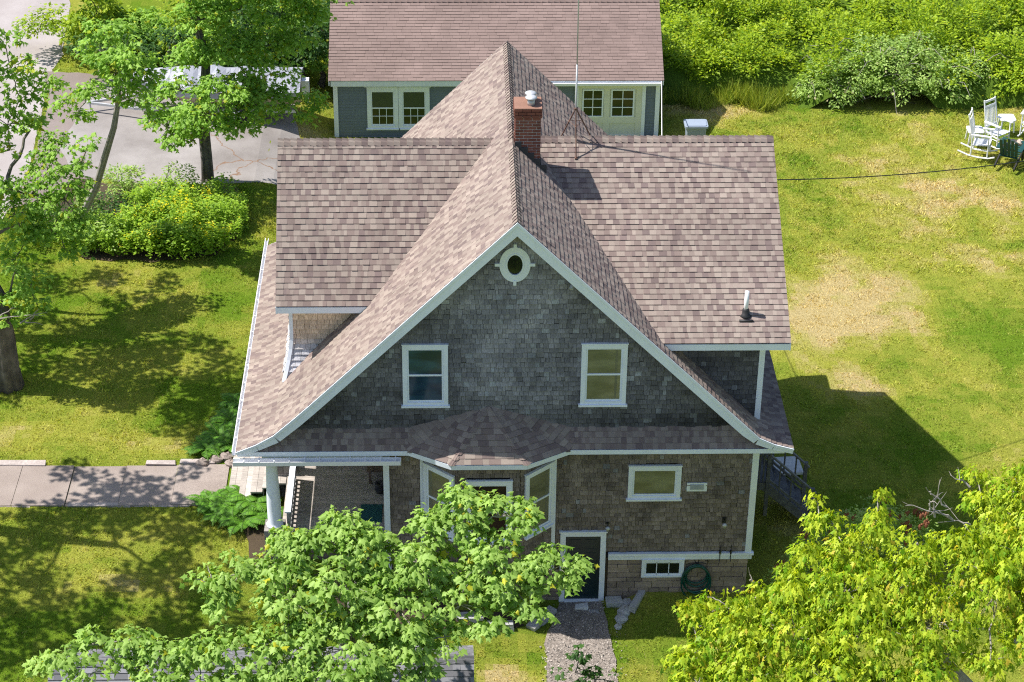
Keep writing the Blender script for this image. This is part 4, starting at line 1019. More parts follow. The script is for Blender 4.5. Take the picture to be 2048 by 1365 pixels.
# ---- vegetation
# ------------------------------------------------------------------ foliage machinery
def shape_faces(kind):
    if kind == 'maple':
        R = [(0, 0, 0), (-.03, .28, -.06), (.24, .27, -.03), (.40, .55, -.14), (.56, .25, -.05), (1, 0, -.12)]
        Vt = R+[(a, -b, c) for a, b, c in R[1:5]]
        return np.array(Vt, float), [(0, 1, 2, 3, 4, 5), (0, 5, 9, 8, 7, 6)]
    if kind == 'droop':
        R = [(0, 0, 0), (.10, .20, -.04), (.30, .12, -.05), (.42, .34, -.16), (.58, .10, -.12), (1, 0, -.35)]
        Vt = R+[(a, -b, c) for a, b, c in R[1:5]]
        return np.array(Vt, float), [(0, 1, 2, 3, 4, 5), (0, 5, 9, 8, 7, 6)]
    if kind == 'small':
        return np.array([(0, 0, 0), (.45, .30, -.08), (1, 0, -.1), (.45, -.30, -.08)], float), [(0, 1, 2), (0, 2, 3)]
    if kind == 'blade':
        return np.array([(0, .5, 0), (0, -.5, 0), (1, 0, 0)], float), [(0, 1, 2)]
def nrm(a): return a/np.maximum(1e-9, np.linalg.norm(a, axis=1, keepdims=True))
def leaf_mesh(name, P, D, Nn, size, cols, kind, parent=None, mat='leaf', width=1.0):
    sv, sf = shape_faces(kind); n = len(P); gq = np.random.default_rng(n); fold = gq.uniform(.2, 3.2, (n, 1, 1)) if kind in ('maple', 'droop') else 1.0; width = width*gq.uniform(.65, 1.12, (n, 1, 1)); D = nrm(D); B = nrm(np.cross(Nn, D)); Nn = np.cross(D, B)
    size = np.asarray(size).reshape(-1, 1, 1)
    Vv = P[:, None, :]+size*(D[:, None, :]*sv[None, :, 0:1]+width*B[:, None, :]*sv[None, :, 1:2]+fold*Nn[:, None, :]*(sv[None, :, 2:3]-.35*np.abs(sv[None, :, 1:2])*(kind in ('maple', 'droop'))))
    k = len(sv); Vv = Vv.reshape(-1, 3); lt = np.concatenate([np.array(f) for f in sf]); m = len(lt)
    loops = (lt[None, :]+np.arange(n)[:, None]*k).ravel(); tot1 = np.array([len(f) for f in sf]); st1 = np.concatenate([[0], np.cumsum(tot1)[:-1]])
    starts = (st1[None, :]+np.arange(n)[:, None]*m).ravel(); totals = np.tile(tot1, n)
    return fast_mesh(name, Vv, (loops, starts, totals), np.repeat(cols, len(sf), axis=0), mat, parent)
def sph(g, n, zmin=-.45):
    z = g.uniform(zmin, 1, n); a = g.uniform(0, 2*pi, n); r = np.sqrt(1-z*z); return np.stack([r*np.cos(a), r*np.sin(a), z], 1)
PALS = {
    'maple': ((.14, .30, .025), (.36, .57, .10), (.40, .46, .03)),
    'front': ((.17, .32, .04), (.40, .58, .14), (.50, .50, .04)),
    'yellow': ((.18, .36, .015), (.56, .66, .05), (.60, .50, .06)),
    'dark': ((.035, .095, .022), (.075, .17, .035), (.14, .22, .03)),
    'lime': ((.13, .25, .012), (.42, .55, .03), (.46, .48, .03)),
    'greyg': ((.18, .31, .06), (.46, .62, .18), (.44, .40, .24)),
    'bed': ((.14, .29, .02), (.42, .60, .06), (.40, .48, .03)),
}
def foliage(name, lobes, parent, seed, kind='maple', pal='maple', leaf=.14, sub_r=.34, sub_area=.30, per_sub=34, zmin=-.45, droop=.25, flat=.62, yellow=.03, mat='leaf', squash=.85, jag=.25):
    """lobes: (centre, radius). Each lobe carries many small leafy clumps; each clump carries leaves on its upper and outer side."""
    g = np.random.default_rng(seed); P, D, Nn, Sz, C = [], [], [], [], []; subs = []
    c0, c1, c2 = (np.array(x) for x in PALS[pal])
    for li, (c, r) in enumerate(lobes):
        c = np.array(c, float); area = 4*pi*r*r*.72; ns = max(3, int(area/sub_area))
        d = sph(g, ns, zmin); rr = r*g.uniform(.55, 1.0+jag*.4, (ns, 1)); sc = c+d*rr*np.array([1, 1, squash])
        keep = np.ones(ns, bool)
        for lj, (c2_, r2) in enumerate(lobes):
            if lj != li: keep &= (np.linalg.norm(sc-np.array(c2_), axis=1) > r2*.55)
        sc = sc[keep]; d = d[keep]
        for s, dd in zip(sc, d):
            sr = sub_r*g.uniform(.55, 1.35); n = int(per_sub*(sr/sub_r)**1.6*g.uniform(.7, 1.2)); subs.append((s, sr, c))
            q = sph(g, n, -.35); rad = sr*g.uniform(.35, 1.05, (n, 1)); p = s+q*rad*np.array([1, 1, flat])
            out = nrm(q*.8+dd*.8+g.normal(0, .45, (n, 3))); dirv = out.copy(); dirv[:, 2] = dirv[:, 2]*.45-droop-g.uniform(0, .35, n)
            nor = np.array([0, 0, 1.])+out*.6+g.normal(0, .5, (n, 3))
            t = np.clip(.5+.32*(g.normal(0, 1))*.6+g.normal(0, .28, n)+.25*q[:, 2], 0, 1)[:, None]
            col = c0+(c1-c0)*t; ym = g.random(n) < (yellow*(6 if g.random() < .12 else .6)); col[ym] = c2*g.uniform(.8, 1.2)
            P.append(p); D.append(dirv); Nn.append(nor); Sz.append(leaf*g.uniform(.65, 1.2, n)); C.append(col)
    if not P: return None, []
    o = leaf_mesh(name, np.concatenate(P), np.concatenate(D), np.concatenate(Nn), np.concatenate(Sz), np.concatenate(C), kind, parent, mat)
    return o, subs
def wob(a, b, g, k=5, amt=.08):
    a, b = np.array(a, float), np.array(b, float); Ln = np.linalg.norm(b-a); pts = []
    for i in range(k+1):
        t = i/k; p = a+(b-a)*t+g.normal(0, amt*Ln/k*1.5, 3)*(0 if i in (0, k) else 1); p[2] += .10*Ln*sin(pi*t)*(.5); pts.append(p)
    return pts
def tree(name, label, cat, trunk, rads, lobes, seed, bark='bark_grey', twigs=.35, limb_r=.07, limb_from=.45, **kw):
    g = np.random.default_rng(seed+1000); base = trunk[0]
    t = thing(name, label, cat, base, kw.pop('group', None))
    cr, subs = foliage('crown', lobes, t, seed, **kw)
    m = MB(); m.tube(trunk, rads, 22)
    for vi in range(len(m.v)):
        f = .09*rads[0]*(1 if (vi % 22) % 3 else -1.4); m.v[vi] = (m.v[vi][0]+g.normal(0, .02*rads[0])+(f*.6 if vi % 2 else 0), m.v[vi][1]-f, m.v[vi][2])
    if .12 < rads[0] < .35:
        for k in range(5):
            a = 2*pi*k/5+seed; e = (base[0]+cos(a)*rads[0]*1.35, base[1]+sin(a)*rads[0]*1.35, base[2]-.06); m.tube([(base[0]+cos(a)*rads[0]*.55, base[1]+sin(a)*rads[0]*.55, base[2]+rads[0]*1.0), (base[0]+cos(a)*rads[0]*.95, base[1]+sin(a)*rads[0]*.95, base[2]+rads[0]*.3), e], [rads[0]*.4, rads[0]*.33, rads[0]*.12], 7)
    m.build('trunk', bark, t, True)
    m = MB(); T = [V(*p) for p in trunk]; k = len(T)
    nd = [(p, 0, limb_r) for p in T[int(k*limb_from):]]
    for c, r in sorted(lobes, key=lambda l: min(np.linalg.norm(p-np.array(l[0])) for p in T[int(k*limb_from):])):
        c = np.array(c, float); p0, dp, r0 = min(nd, key=lambda n: np.linalg.norm(n[0]-c)+n[1]*.12)
        pts = wob(p0, c, g); r1 = max(.014, r0*.55); rr = np.linspace(r0*.85, r1, len(pts)); m.tube(pts, list(rr), 6); nd.append((c, dp+1, r1))
    for s, sr, c in subs:
        if g.random() < twigs:
            e = s+(s-c)*.12; pts = wob(c+(s-c)*.1, e, g, 3, .12); m.tube(pts, [.014, .011, .008, .004], 4, caps=False)
    m.build('branches', bark, t); return t

def LB(lst, jy=0):   # (pixel x, pixel y, y plane, radius) -> lobe
    return [(tuple(Y(a, b, c)), r) for a, b, c, r in lst]
# ---- big leafy maple in front of the house
def fy(py): return -5.6-(py-1000)/300*2.3
front = [(a, b, fy(b), r) for a, b, r in (
    (932, 1010, .42), (935, 1050, .4), (1000, 1035, .48), (1040, 1030, .35), (865, 1050, .45), (1100, 1140, .55), (1140, 1165, .35), (1030, 1180, .65), (985, 1120, .7), (1060, 1220, .4),
    (840, 1130, .75), (690, 1060, .45), (745, 1105, .7), (625, 1095, .5), (575, 1080, .35), (560, 1130, .55), (480, 1145, .5), (425, 1170, .42), (450, 1215, .35), (580, 1205, .75), (690, 1190, .9),
    (800, 1220, .9), (920, 1210, .75), (985, 1255, .35), (700, 1300, 1.0), (580, 1300, .75), (820, 1290, .6), (470, 1300, .55), (400, 1320, .5), (320, 1310, .42), (250, 1285, .4), (190, 1290, .38),
    (125, 1310, .35), (85, 1335, .25), (890, 1275, .4), (640, 1380, .9), (500, 1380, .6), (330, 1370, .4), (760, 1390, .8), (180, 1350, .35), (300, 1350, .42), (400, 1365, .5), (240, 1335, .3), (560, 1350, .6), (840, 1350, .35))]
tb = (-5.6, -2.6, h(-5.6, -2.6))
front = [(a, b, c, r*.86) for a, b, c, r in front if (a, b) != (1140, 1165)]+[(1128, 1160, fy(1160), .22), (1150, 1130, fy(1130), .1)]
tree('maple_tree', 'large light green maple before the bay window, hanging over the dark shed roof', 'tree',
     [tb, (-5.5, -2.9, 1.6), (-5.3, -3.6, 3.0), (-5.2, -4.6, 4.0), (-5.0, -5.6, 4.8), (-4.9, -6.6, 5.4)], [.24, .20, .17, .14, .11, .07], LB(front), 1, bark='bark_pale',
     pal='front', leaf=.158, sub_r=.24, sub_area=.12, per_sub=24, twigs=.5, limb_r=.06, zmin=-.3, jag=.5, yellow=.012, droop=.4)
# low maple sapling at the bottom by the path
sap = [(1150, 1345, -4.4, .38), (1190, 1360, -4.4, .35), (1225, 1365, -4.3, .25), (1165, 1305, -4.2, .10)]
b = Z(1185, 1420, 0)
tree('maple_sapling', 'small dark green maple shoot poking up beside the gravel path at the bottom edge', 'tree',
     [(b[0], -4.6, h(b[0], -4.6)), (b[0], -4.5, .8), (b[0], -4.4, 1.2)], [.03, .025, .015], LB(sap), 2, pal='dark', leaf=.15, sub_r=.2, sub_area=.2, per_sub=10, twigs=.5, limb_r=.012)
# ---- yellow green tree on the right
def ry_(py): return -3.2-(py-980)/400*4.2
rt = [(a, b, ry_(b), r) for a, b, r in (
    (1635, 1005, .16), (1640, 1045, .28), (1668, 1050, .26), (1758, 995, .15), (1755, 1030, .22), (1748, 1070, .35), (1690, 1110, .5), (1610, 1110, .35), (1572, 1140, .28), (1835, 1085, .3), (1840, 1120, .4), (1905, 1100, .45),
    (1955, 955, .25), (1965, 1000, .35), (1975, 1050, .5), (2020, 985, .4), (2045, 950, .3), (2045, 1040, .7), (1935, 1130, .7), (1800, 1180, .85), (1690, 1190, .85), (1580, 1195, .55), (1520, 1185, .22), (1500, 1210, .35), (1455, 1215, .3),
    (1425, 1195, .2), (1400, 1235, .3), (1362, 1230, .18), (1385, 1250, .2), (1470, 1270, .6), (1400, 1300, .4), (1365, 1330, .35), (1580, 1280, .9), (1720, 1280, .95), (1860, 1250, .9), (1990, 1190, .9), (1980, 1320, .45), (1850, 1350, .55), (1660, 1370, .9), (1500, 1360, .8),
    (1400, 1380, .5), (1780, 1390, .7), (2070, 1120, 1.), (2080, 1260, .9), (1380, 1215, .15))]
rt = [(a, b, c, r*.88) for a, b, c, r in rt]
tree('yellow_green_tree', 'yellow green tree with drooping pointed leaves filling the lower right corner', 'tree',
     [(8.6, -6.2, h(8.6, -6.2)), (8.4, -6.2, 1.2), (8.0, -6.1, 2.3), (7.2, -6.0, 3.2), (6.2, -5.8, 3.9), (5.2, -5.6, 4.3)], [.22, .19, .17, .13, .10, .06], LB(rt), 3, bark='bark_pale',
     kind='droop', pal='yellow', leaf=.17, sub_r=.22, sub_area=.08, per_sub=29, twigs=.35, limb_r=.05, droop=.5, flat=1.1, jag=.6, yellow=.03)
# bare branches of the same tree reaching left and up
m = MB(); g = np.random.default_rng(5)
for (a, b, c, d) in ((1905, 1040, 1811, 1012), (1870, 1035, 1880, 960), (1895, 1015, 1852, 976), (1860, 1020, 1858, 1000), (1940, 1050, 1905, 1040), (1905, 1040, 1860, 1018), (1940, 975, 1900, 950), (2040, 1290, 1870, 1250), (1870, 1250, 1840, 1270), (2040, 1230, 1960, 1180), (1960, 1180, 1930, 1150), (2048, 1300, 2000, 1240), (1500, 1160, 1508, 1175), (1395, 1250, 1430, 1275)):
    p0, p1 = Y(a, b, -4.2), Y(c, d, -4.2); pts = wob(p0, p1, g, 5, .12); r0 = .025 if abs(a-c) < 120 else .05; m.tube(pts, list(np.linspace(r0, .006, 6)), 5)
    for t in (2, 3, 4): e = pts[t]+g.normal(0, .18, 3)+V(0, 0, .1); m.tube([pts[t], (pts[t]+e)/2+g.normal(0, .02, 3), e], [.010, .007, .003], 4)
o = m.build('dead_branch', 'bark_pale', bpy.data.objects['yellow_green_tree'])
# ---- dead-flowered shrub behind the tree
def shrub(name, label, cat, c, lobes, seed, stems=8, **kw):
    t = thing(name, label, cat, c, kw.pop('group', None)); g = np.random.default_rng(seed)
    o, subs = foliage('foliage', lobes, t, seed, **kw)
    m = MB()
    for k in range(stems):
        l, r = lobes[k % len(lobes)]; m.tube(wob(np.array(c)+g.normal(0, .12, 3)*V(1, 1, 0), np.array(l)+g.normal(0, r*.5, 3), g, 4, .1), [.03, .025, .018, .012, .006], 5)
    m.build('stems', kw.get('bark', 'bark_grey'), t); return t
sc = Z(1650, 1190, .6)
lb = [((5.0, -.9, 1.2), .5), ((5.6, -.4, 1.6), .6), ((6.3, -.1, 1.7), .7), ((7.0, .2, 2.0), .7), ((7.6, -.2, 1.6), .6), ((5.4, -1.2, .8), .5), ((8.0, .1, 1.9), .5)]
sh_ = shrub('flowering_shrub', 'grey green shrub with rusty seed heads behind the yellow green tree, by the house corner', 'shrub', (6.3, -.5, h(6.3, -.5)), lb, 11, kind='small', pal='greyg', leaf=.085, sub_r=.25, sub_area=.10, per_sub=40, droop=.1)
g = np.random.default_rng(12); m = MB()
for k in range(60):
    l, r = lb[g.integers(len(lb))]; d = sph(g, 1, .3)[0]; p = np.array(l)+d*r*1.05; m.rock(p, (.045, .045, .09), k, (.23, .09, .05)); 
    m.rock(p+V(.05, .02, .05), (.03, .03, .05), k+99, (.27, .11, .06))
m.build('seed_heads', 'stone', sh_)

# ---- yard maple by the driveway
ym = [(a, b, c, r) for a, b, c, r in (
    (335, 255, 19.2, .75), (375, 275, 18.9, .6), (400, 235, 18.6, .9), (470, 250, 19, .6), (445, 190, 19, .8), (385, 282, 19.2, .3), (318, 205, 19.4, .45), (510, 215, 19.8, .65), (545, 240, 20, .45), (530, 190, 20.2, .5), (585, 215, 20.6, .35), (520, 160, 20.2, .4), (568, 145, 20.6, .4), (480, 195, 19.6, .4), (562, 188, 20.4, .32), (625, 190, 20.6, .32), (630, 215, 20.6, .25), (600, 238, 20.6, .3), (490, 150, 20, .5),
    (385, 130, 20, .55), (360, 180, 19.6, .5), (450, 100, 20.2, .85), (520, 95, 20.5, .85), (590, 90, 20.8, .65), (560, 30, 21, .9), (480, 20, 20.5, .9), (400, 40, 20, .8), (620, 30, 21, .6), (420, -40, 20, 1.1), (530, -50, 20.6, 1.2), (630, -40, 21, .9), (380, 90, 20, .4))]
tr = Z(416, 362, 1.4)
tree('maple_tree', 'tall green maple with a straight dark trunk standing between planting bed and driveway', 'tree',
     [(tr[0], tr[1], 1.36), (tr[0], tr[1], 2.2), (tr[0]-.02, tr[1], 3.2), (tr[0]+.05, tr[1]+.1, 4.3), (tr[0]+.2, tr[1]+.2, 5.6), (tr[0]-.1, tr[1]+.2, 7.0), (tr[0]-.3, tr[1]+.3, 8.6)], [.20, .18, .175, .15, .13, .10, .06], LB([(a, b, c, r*.9) for a, b, c, r in ym]), 21, leaf=.155, sub_r=.40, sub_area=.25, per_sub=36, twigs=.3, jag=.4, group='maples round the lawn')
# ---- leaning maple
lm = [(a, b, c, r) for a, b, c, r in ((240, 130, 15.6, .85), (205, 105, 16, .7), (290, 165, 15.6, .65), (265, 120, 15.2, .5), (180, 190, 16, .5), (150, 235, 16, .35), (150, 180, 16.2, .35), (255, 195, 15.4, .45), (280, 215, 15.3, .32), (210, 60, 16.4, .5), (260, 70, 16, .5), (300, 130, 15.8, .35), (130, 205, 16, .3))]
lt = Z(143, 484, 1.4)
T0 = [tuple(lt), tuple(Y(160, 440, lt[1]-.1)), tuple(Y(192, 375, lt[1]-.3)), tuple(Y(208, 320, lt[1]-.6)), tuple(Y(228, 255, lt[1]-.9)), tuple(Y(236, 205, lt[1]-1.0)), tuple(Y(240, 150, lt[1]-1.0))]
lm = [(a, b, lt[1]-1.0+(c-15.6), r) for a, b, c, r in lm]
tree('leaning_maple', 'slender leaning maple with a curved pale trunk at the left of the planting bed', 'tree', T0, [.13, .12, .105, .095, .085, .07, .04], LB([(a, b, c, r*.85) for a, b, c, r in lm]), 22, bark='bark_pale', leaf=.16, sub_r=.36, sub_area=.26, per_sub=26, twigs=.5, group='maples round the lawn', limb_r=.05)
# ---- low leafy maple limbs in front of the bed
ll = [(120, 300, 12.5, .5), (160, 330, 12.5, .35), (95, 345, 12, .55), (160, 375, 12, .4), (60, 395, 11.6, .6), (130, 400, 11.6, .6), (30, 430, 11, .6), (110, 450, 11.2, .6), (165, 450, 11.4, .4), (60, 480, 10.8, .5), (130, 500, 11, .42), (20, 380, 11.4, .45), (60, 260, 12.8, .3), (30, 520, 10.6, .4), (180, 290, 12.6, .25)]
q0 = Z(40, 600, 1.4)
tree('young_maple', 'bushy green young maple at the left edge in front of the planting bed', 'tree', [(q0[0]-1.0, 12.2, 1.38), (q0[0]-.9, 12.1, 2.4), (q0[0]-.5, 12, 3.4), (q0[0]-.2, 11.9, 4.6), (q0[0]+.2, 12, 5.6)], [.11, .10, .085, .06, .03], LB([(a, b, c, r*.97) for a, b, c, r in ll]), 23, leaf=.15, sub_r=.34, sub_area=.2, per_sub=28, twigs=.3, group='maples round the lawn')
# ---- old tree with the thick trunk at the left edge
ot = [(20, 590, 7.6, .45), (60, 575, 7.5, .4), (75, 610, 7.5, .3), (30, 545, 7.6, .4), (10, 640, 7.4, .2), (25, 150, 8.4, .45), (60, 135, 8.4, .3), (40, 200, 8.4, .4), (15, 250, 8.4, .5), (70, 250, 8.4, .25), (100, 170, 8.4, .22), (20, 300, 8.2, .25), (40, 450, 8, .3), (10, 90, 8.6, .3), (-70, 200, 8, .75), (-100, 350, 8, 1.0), (-80, 60, 8.6, .8), (-150, 100, 7, 1.6)]
tk = Z(18, 772, 1.4)
def trunkbig():
    return [(tk[0], tk[1], 1.3), (tk[0]-.02, tk[1], 2.0), (tk[0]-.02, tk[1]+.02, 3.0), (tk[0]-.05, tk[1], 4.2), (tk[0]-.5, tk[1], 5.6), (tk[0]-1.2, tk[1]+.2, 7.2)]
tree('old_maple', 'old maple with a thick split trunk at the left edge of the lawn', 'tree', trunkbig(), [.42, .36, .33, .28, .2, .12], LB([(a, b, c, r*.85) for a, b, c, r in ot]), 24, bark='bark_big', leaf=.16, sub_r=.34, sub_area=.25, per_sub=26, yellow=.08, group='maples round the lawn')
# bare twig in front of its trunk
m = MB(); g = np.random.default_rng(9)
for (a, b, c, d) in ((-10, 640, 90, 632), (40, 647, 95, 625), (50, 645, 85, 650), (0, 632, 32, 615), (60, 640, 78, 618)):
    pts = wob(Y(a, b, 7.0), Y(c, d, 7.0), g, 4, .1); m.tube(pts, [.022, .018, .014, .009, .004], 5)
m.build('bare_twig', 'bark_pale', bpy.data.objects['old_maple'])
# ---- tall trees standing just outside the left edge, whose shade lies on the lawn
def shade_lobe(px, py, zg, hh, r):
    p = Z(px, py, zg); k = hh; return ((p[0]+SUND.x/SUND.z*k, p[1]+SUND.y/SUND.z*k, zg+k), r)
def inframe(c, r):
    d = np.array(c)-CAM; z = d@FW; x = 1024+F*(d@RR)/z; return x > -r*F/z*1.05
def shade_tree(lab, targets, base, hh, seed):
    lobes = []
    for px, py, r in targets:
        k = hh
        c, rr = shade_lobe(px, py, 1.1, k, r)
        while inframe(c, r) and k < 22: k += .5; c, rr = shade_lobe(px, py, 1.1, k, r)
        lobes.append((c, r))
    b = (base[0], base[1], h(*base)); top = np.mean([l[0] for l in lobes], axis=0)
    T = [b]+[tuple(V(*b)*(1-t)+top*t+V(0, 0, 1.5*sin(pi*t))) for t in (.2, .4, .6, .8)]+[tuple(top)]
    tree('shade_tree', lab, 'tree', T, [.3, .26, .22, .18, .14, .08], lobes, seed, leaf=.2, sub_r=.45, sub_area=.38, per_sub=24, twigs=.1, group='tall trees left of the picture')
shade_tree('tall tree left of the picture whose shade falls on the lower lawn', [(40, 1090, .9), (120, 1060, .8), (230, 1040, .9), (330, 1050, .8), (420, 1080, .6), (60, 1200, 1.0), (250, 1180, .5), (330, 1150, .7), (380, 1230, .9), (150, 1280, 1.0), (300, 1290, .9), (30, 1290, .9), (420, 1160, .5), (220, 985, .3), (270, 985, .35), (170, 965, .2), (330, 985, .25), (390, 970, .2)], (-21, 2.5), 9, 31)
shade_tree('tall tree left of the picture whose shade falls across the upper lawn', [(130, 590, .6), (230, 580, .55), (250, 640, .55), (330, 590, .45), (320, 610, .3), (120, 680, .9), (220, 720, .9), (290, 740, .8), (370, 720, .75), (350, 770, .7), (200, 780, .8), (90, 770, .8), (460, 750, .45), (430, 720, .4), (40, 800, .7), (110, 560, .4), (440, 790, .3)], (-21, 10.5), 7, 32)

# ---- thick wood behind the driveway
wood = [((150, 40), .9, 'lime'), ((215, 20), 1.0, 'lime'), ((290, 30), 1.1, 'maple'), ((350, 60), 1.0, 'lime'), ((430, 40), 1.2, 'maple'), ((520, 60), 1.1, 'dark'), ((600, 70), 1.0, 'dark'), ((640, 110), .7, 'maple'), ((640, 30), .9, 'dark'), ((330, 110), .8, 'dark'), ((200, 80), .7, 'lime'), ((560, 120), .8, 'dark'), ((470, 110), .8, 'dark'), ((260, 90), .9, 'dark')]
woodlab = ['yellow green tree by the road edge at the top left', 'bright tree right of the one at the road edge', 'tree behind the leaning maple at the top edge', 'lime green tree above the boat bow', 'tree above the middle of the covered boat, at the top edge', 'dark tree above the boat stern', 'dark tree nearest the garage roof edge', 'low tree touching the left side of the garage', 'dark tall tree at the top edge beside the garage roof', 'dark low tree directly behind the boat bow', 'low bright bush beside the road grass strip', 'dark low tree behind the boat stern', 'dark low tree behind the middle of the boat', 'dark low tree between road strip and boat']
for i, ((px, py), r, pl_) in enumerate(wood):
    yy = 31 if py < 60 else 28.6
    c = Y(px, py+12, yy); g = np.random.default_rng(60+i)
    lobes = [((c[0]+g.normal(0, .5), yy+g.normal(0, .4), c[2]+g.normal(0, .3)), r*.8)]+[((c[0]+g.normal(0, .9), yy+g.normal(0, .7), max(1.9, c[2]+g.normal(-.5, .7))), r*g.uniform(.5, .75)) for _ in range(4)]
    gz = h(c[0], yy)
    tree('background_tree', woodlab[i], 'tree', [(c[0], yy, gz), (c[0]+.1, yy, gz+(c[2]-gz)*.4), (c[0], yy, max(gz+.5, c[2]-.2))], [.13, .10, .05], lobes, 60+i, pal=pl_, leaf=.17, sub_r=.36, sub_area=.30, per_sub=30, twigs=.05, limb_r=.04, group='trees behind the driveway', kind='maple' if i % 3 else 'small')

# ---- thicket behind the right lawn: one mass
g = np.random.default_rng(77)
def bumps(x, y):
    a = vnoise(x, y, .5, 5); b = vnoise(x, y, 1.15, 6); return .75+1.1*np.sqrt(a)+.75*(1-np.abs(2*b-1))+.3*vnoise(x, y, 2.6, 7)
def hedge_front(x): return 27.9-.02*(x-4)+.5*np.sin(x*.9)+.25*np.sin(x*2.3)-1.2*sm(7.5, 9.5, x)
tl = []
while len(tl) < 330:
    x, y = g.uniform(3.6, 24), 27.4+g.random()**1.0*15; f_ = float(hedge_front(x))
    if y < f_+.45: continue
    r = g.uniform(.4, .85)*min(1, .55+(y-f_)*.35); hh = g.uniform(.55, 1.75)*min(1, .45+(y-f_)*.35)
    if 4 < x < 7.2 and y < 28.6: continue
    tl.append(((x, y, h(x, y)+hh), r))
for _ in range(46):
    x, y = g.uniform(3.9, 9.0), g.uniform(28.7, 31.5); tl.append(((x, y, h(x, y)+g.uniform(.35, 1.1)), g.uniform(.4, .65)))
o_, _s = foliage('thicket', tl, None, 77, kind='small', pal='lime', leaf=.15, sub_r=.30, sub_area=.24, per_sub=27, zmin=-.1, droop=-.15, flat=.8, jag=.5, yellow=.02)
tag(o_, 'bright green overgrown thicket along the back of the right lawn', 'thicket', kind='stuff')
# dark understorey surface of the thicket
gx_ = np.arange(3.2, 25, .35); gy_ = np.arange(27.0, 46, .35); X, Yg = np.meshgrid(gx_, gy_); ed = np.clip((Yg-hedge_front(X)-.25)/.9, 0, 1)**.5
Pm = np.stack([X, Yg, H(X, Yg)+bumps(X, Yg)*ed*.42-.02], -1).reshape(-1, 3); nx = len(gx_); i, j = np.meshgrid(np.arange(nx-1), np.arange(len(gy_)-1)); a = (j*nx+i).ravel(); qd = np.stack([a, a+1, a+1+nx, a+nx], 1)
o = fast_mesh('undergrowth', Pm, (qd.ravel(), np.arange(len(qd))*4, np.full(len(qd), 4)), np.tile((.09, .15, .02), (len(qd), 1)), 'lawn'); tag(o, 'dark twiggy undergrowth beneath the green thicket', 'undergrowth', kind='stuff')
# tall grass strip at its left
g = np.random.default_rng(78); n = 6500; xs = g.uniform(3.9, 9.2, n); yy = 27.1+g.random(n)*2.4+.35*np.sin(xs*3); P = np.stack([xs, yy, H(xs, yy)], 1); D = np.stack([g.normal(0, .35, n), g.normal(-.15, .35, n), np.ones(n)], 1)
t = g.random(n)[:, None]; col = np.array((.16, .26, .02))*(1-t)+np.array((.42, .46, .08))*t
tag(leaf_mesh('tall_grass', P, D, np.stack([g.normal(0, 1, n), g.normal(-1, .5, n), .3+0*xs], 1), g.uniform(.3, .8, n)*(.45+.9*vnoise(xs, yy, 1.3, 44)), col, 'blade', mat='grass_blade', width=.055), 'tall rank grass between the garage corner and the thicket', 'grass', kind='stuff')
# bramble mound
bm = Z(1780, 215, .8); lobes = [((bm[0]+dx, bm[1]+dy+1.0, .8+dz_), r) for dx, dy, dz_, r in ((-2.2, .2, .5, .8), (-1.2, .0, .8, .95), (0, 0, .9, 1.0), (1.2, .1, .85, .95), (2.3, .3, .7, .9), (3.2, .5, .6, .8), (-.5, .8, 1.2, .9), (1, .9, 1.2, .9), (-2.8, -.1, .2, .45), (-1.6, -.5, .3, .5), (0.5, -.5, .4, .6), (2.0, -.4, .4, .6))]
bs = shrub('bramble_bush', 'grey green bramble mound with brown canes in front of the thicket, left of the chairs', 'bush', (bm[0], bm[1]+1.0, .8), lobes, 79, stems=30, kind='small', pal='greyg', leaf=.13, sub_r=.3, sub_area=.10, per_sub=26, zmin=-.6, droop=.15)
m = MB(); g = np.random.default_rng(80)
for k in range(55):
    l, r = lobes[g.integers(len(lobes))]; a = np.array(l)+sph(g, 1, .2)[0]*r*.8; b = a+V(*(g.normal(0, .55, 3)))*V(1, 1, .3); mid = (a+b)/2+V(0, 0, g.uniform(.1, .4)); m.tube([a, (a+mid)/2+V(0, 0, .06), mid, (mid+b)/2, b], [.012, .011, .010, .008, .005], 4)
m.build('canes', 'bark_pale', bs)
lobes2 = [((bm[0]+dx, bm[1]+1.2+dy, .8+dz_), r) for dx, dy, dz_, r in ((4.2, -.1, .5, .8), (5.2, -.3, .6, .8), (4.8, .6, .9, .8), (6.2, -.4, .5, .8), (3.6, .5, .8, .6))]
shrub('green_bush', 'fresh green leafy bush at the hedge foot behind the rocking chairs', 'bush', (bm[0]+5, bm[1]+1.2, .8), lobes2, 81, kind='small', pal='lime', leaf=.15, sub_r=.3, sub_area=.12, per_sub=24, zmin=-.6)

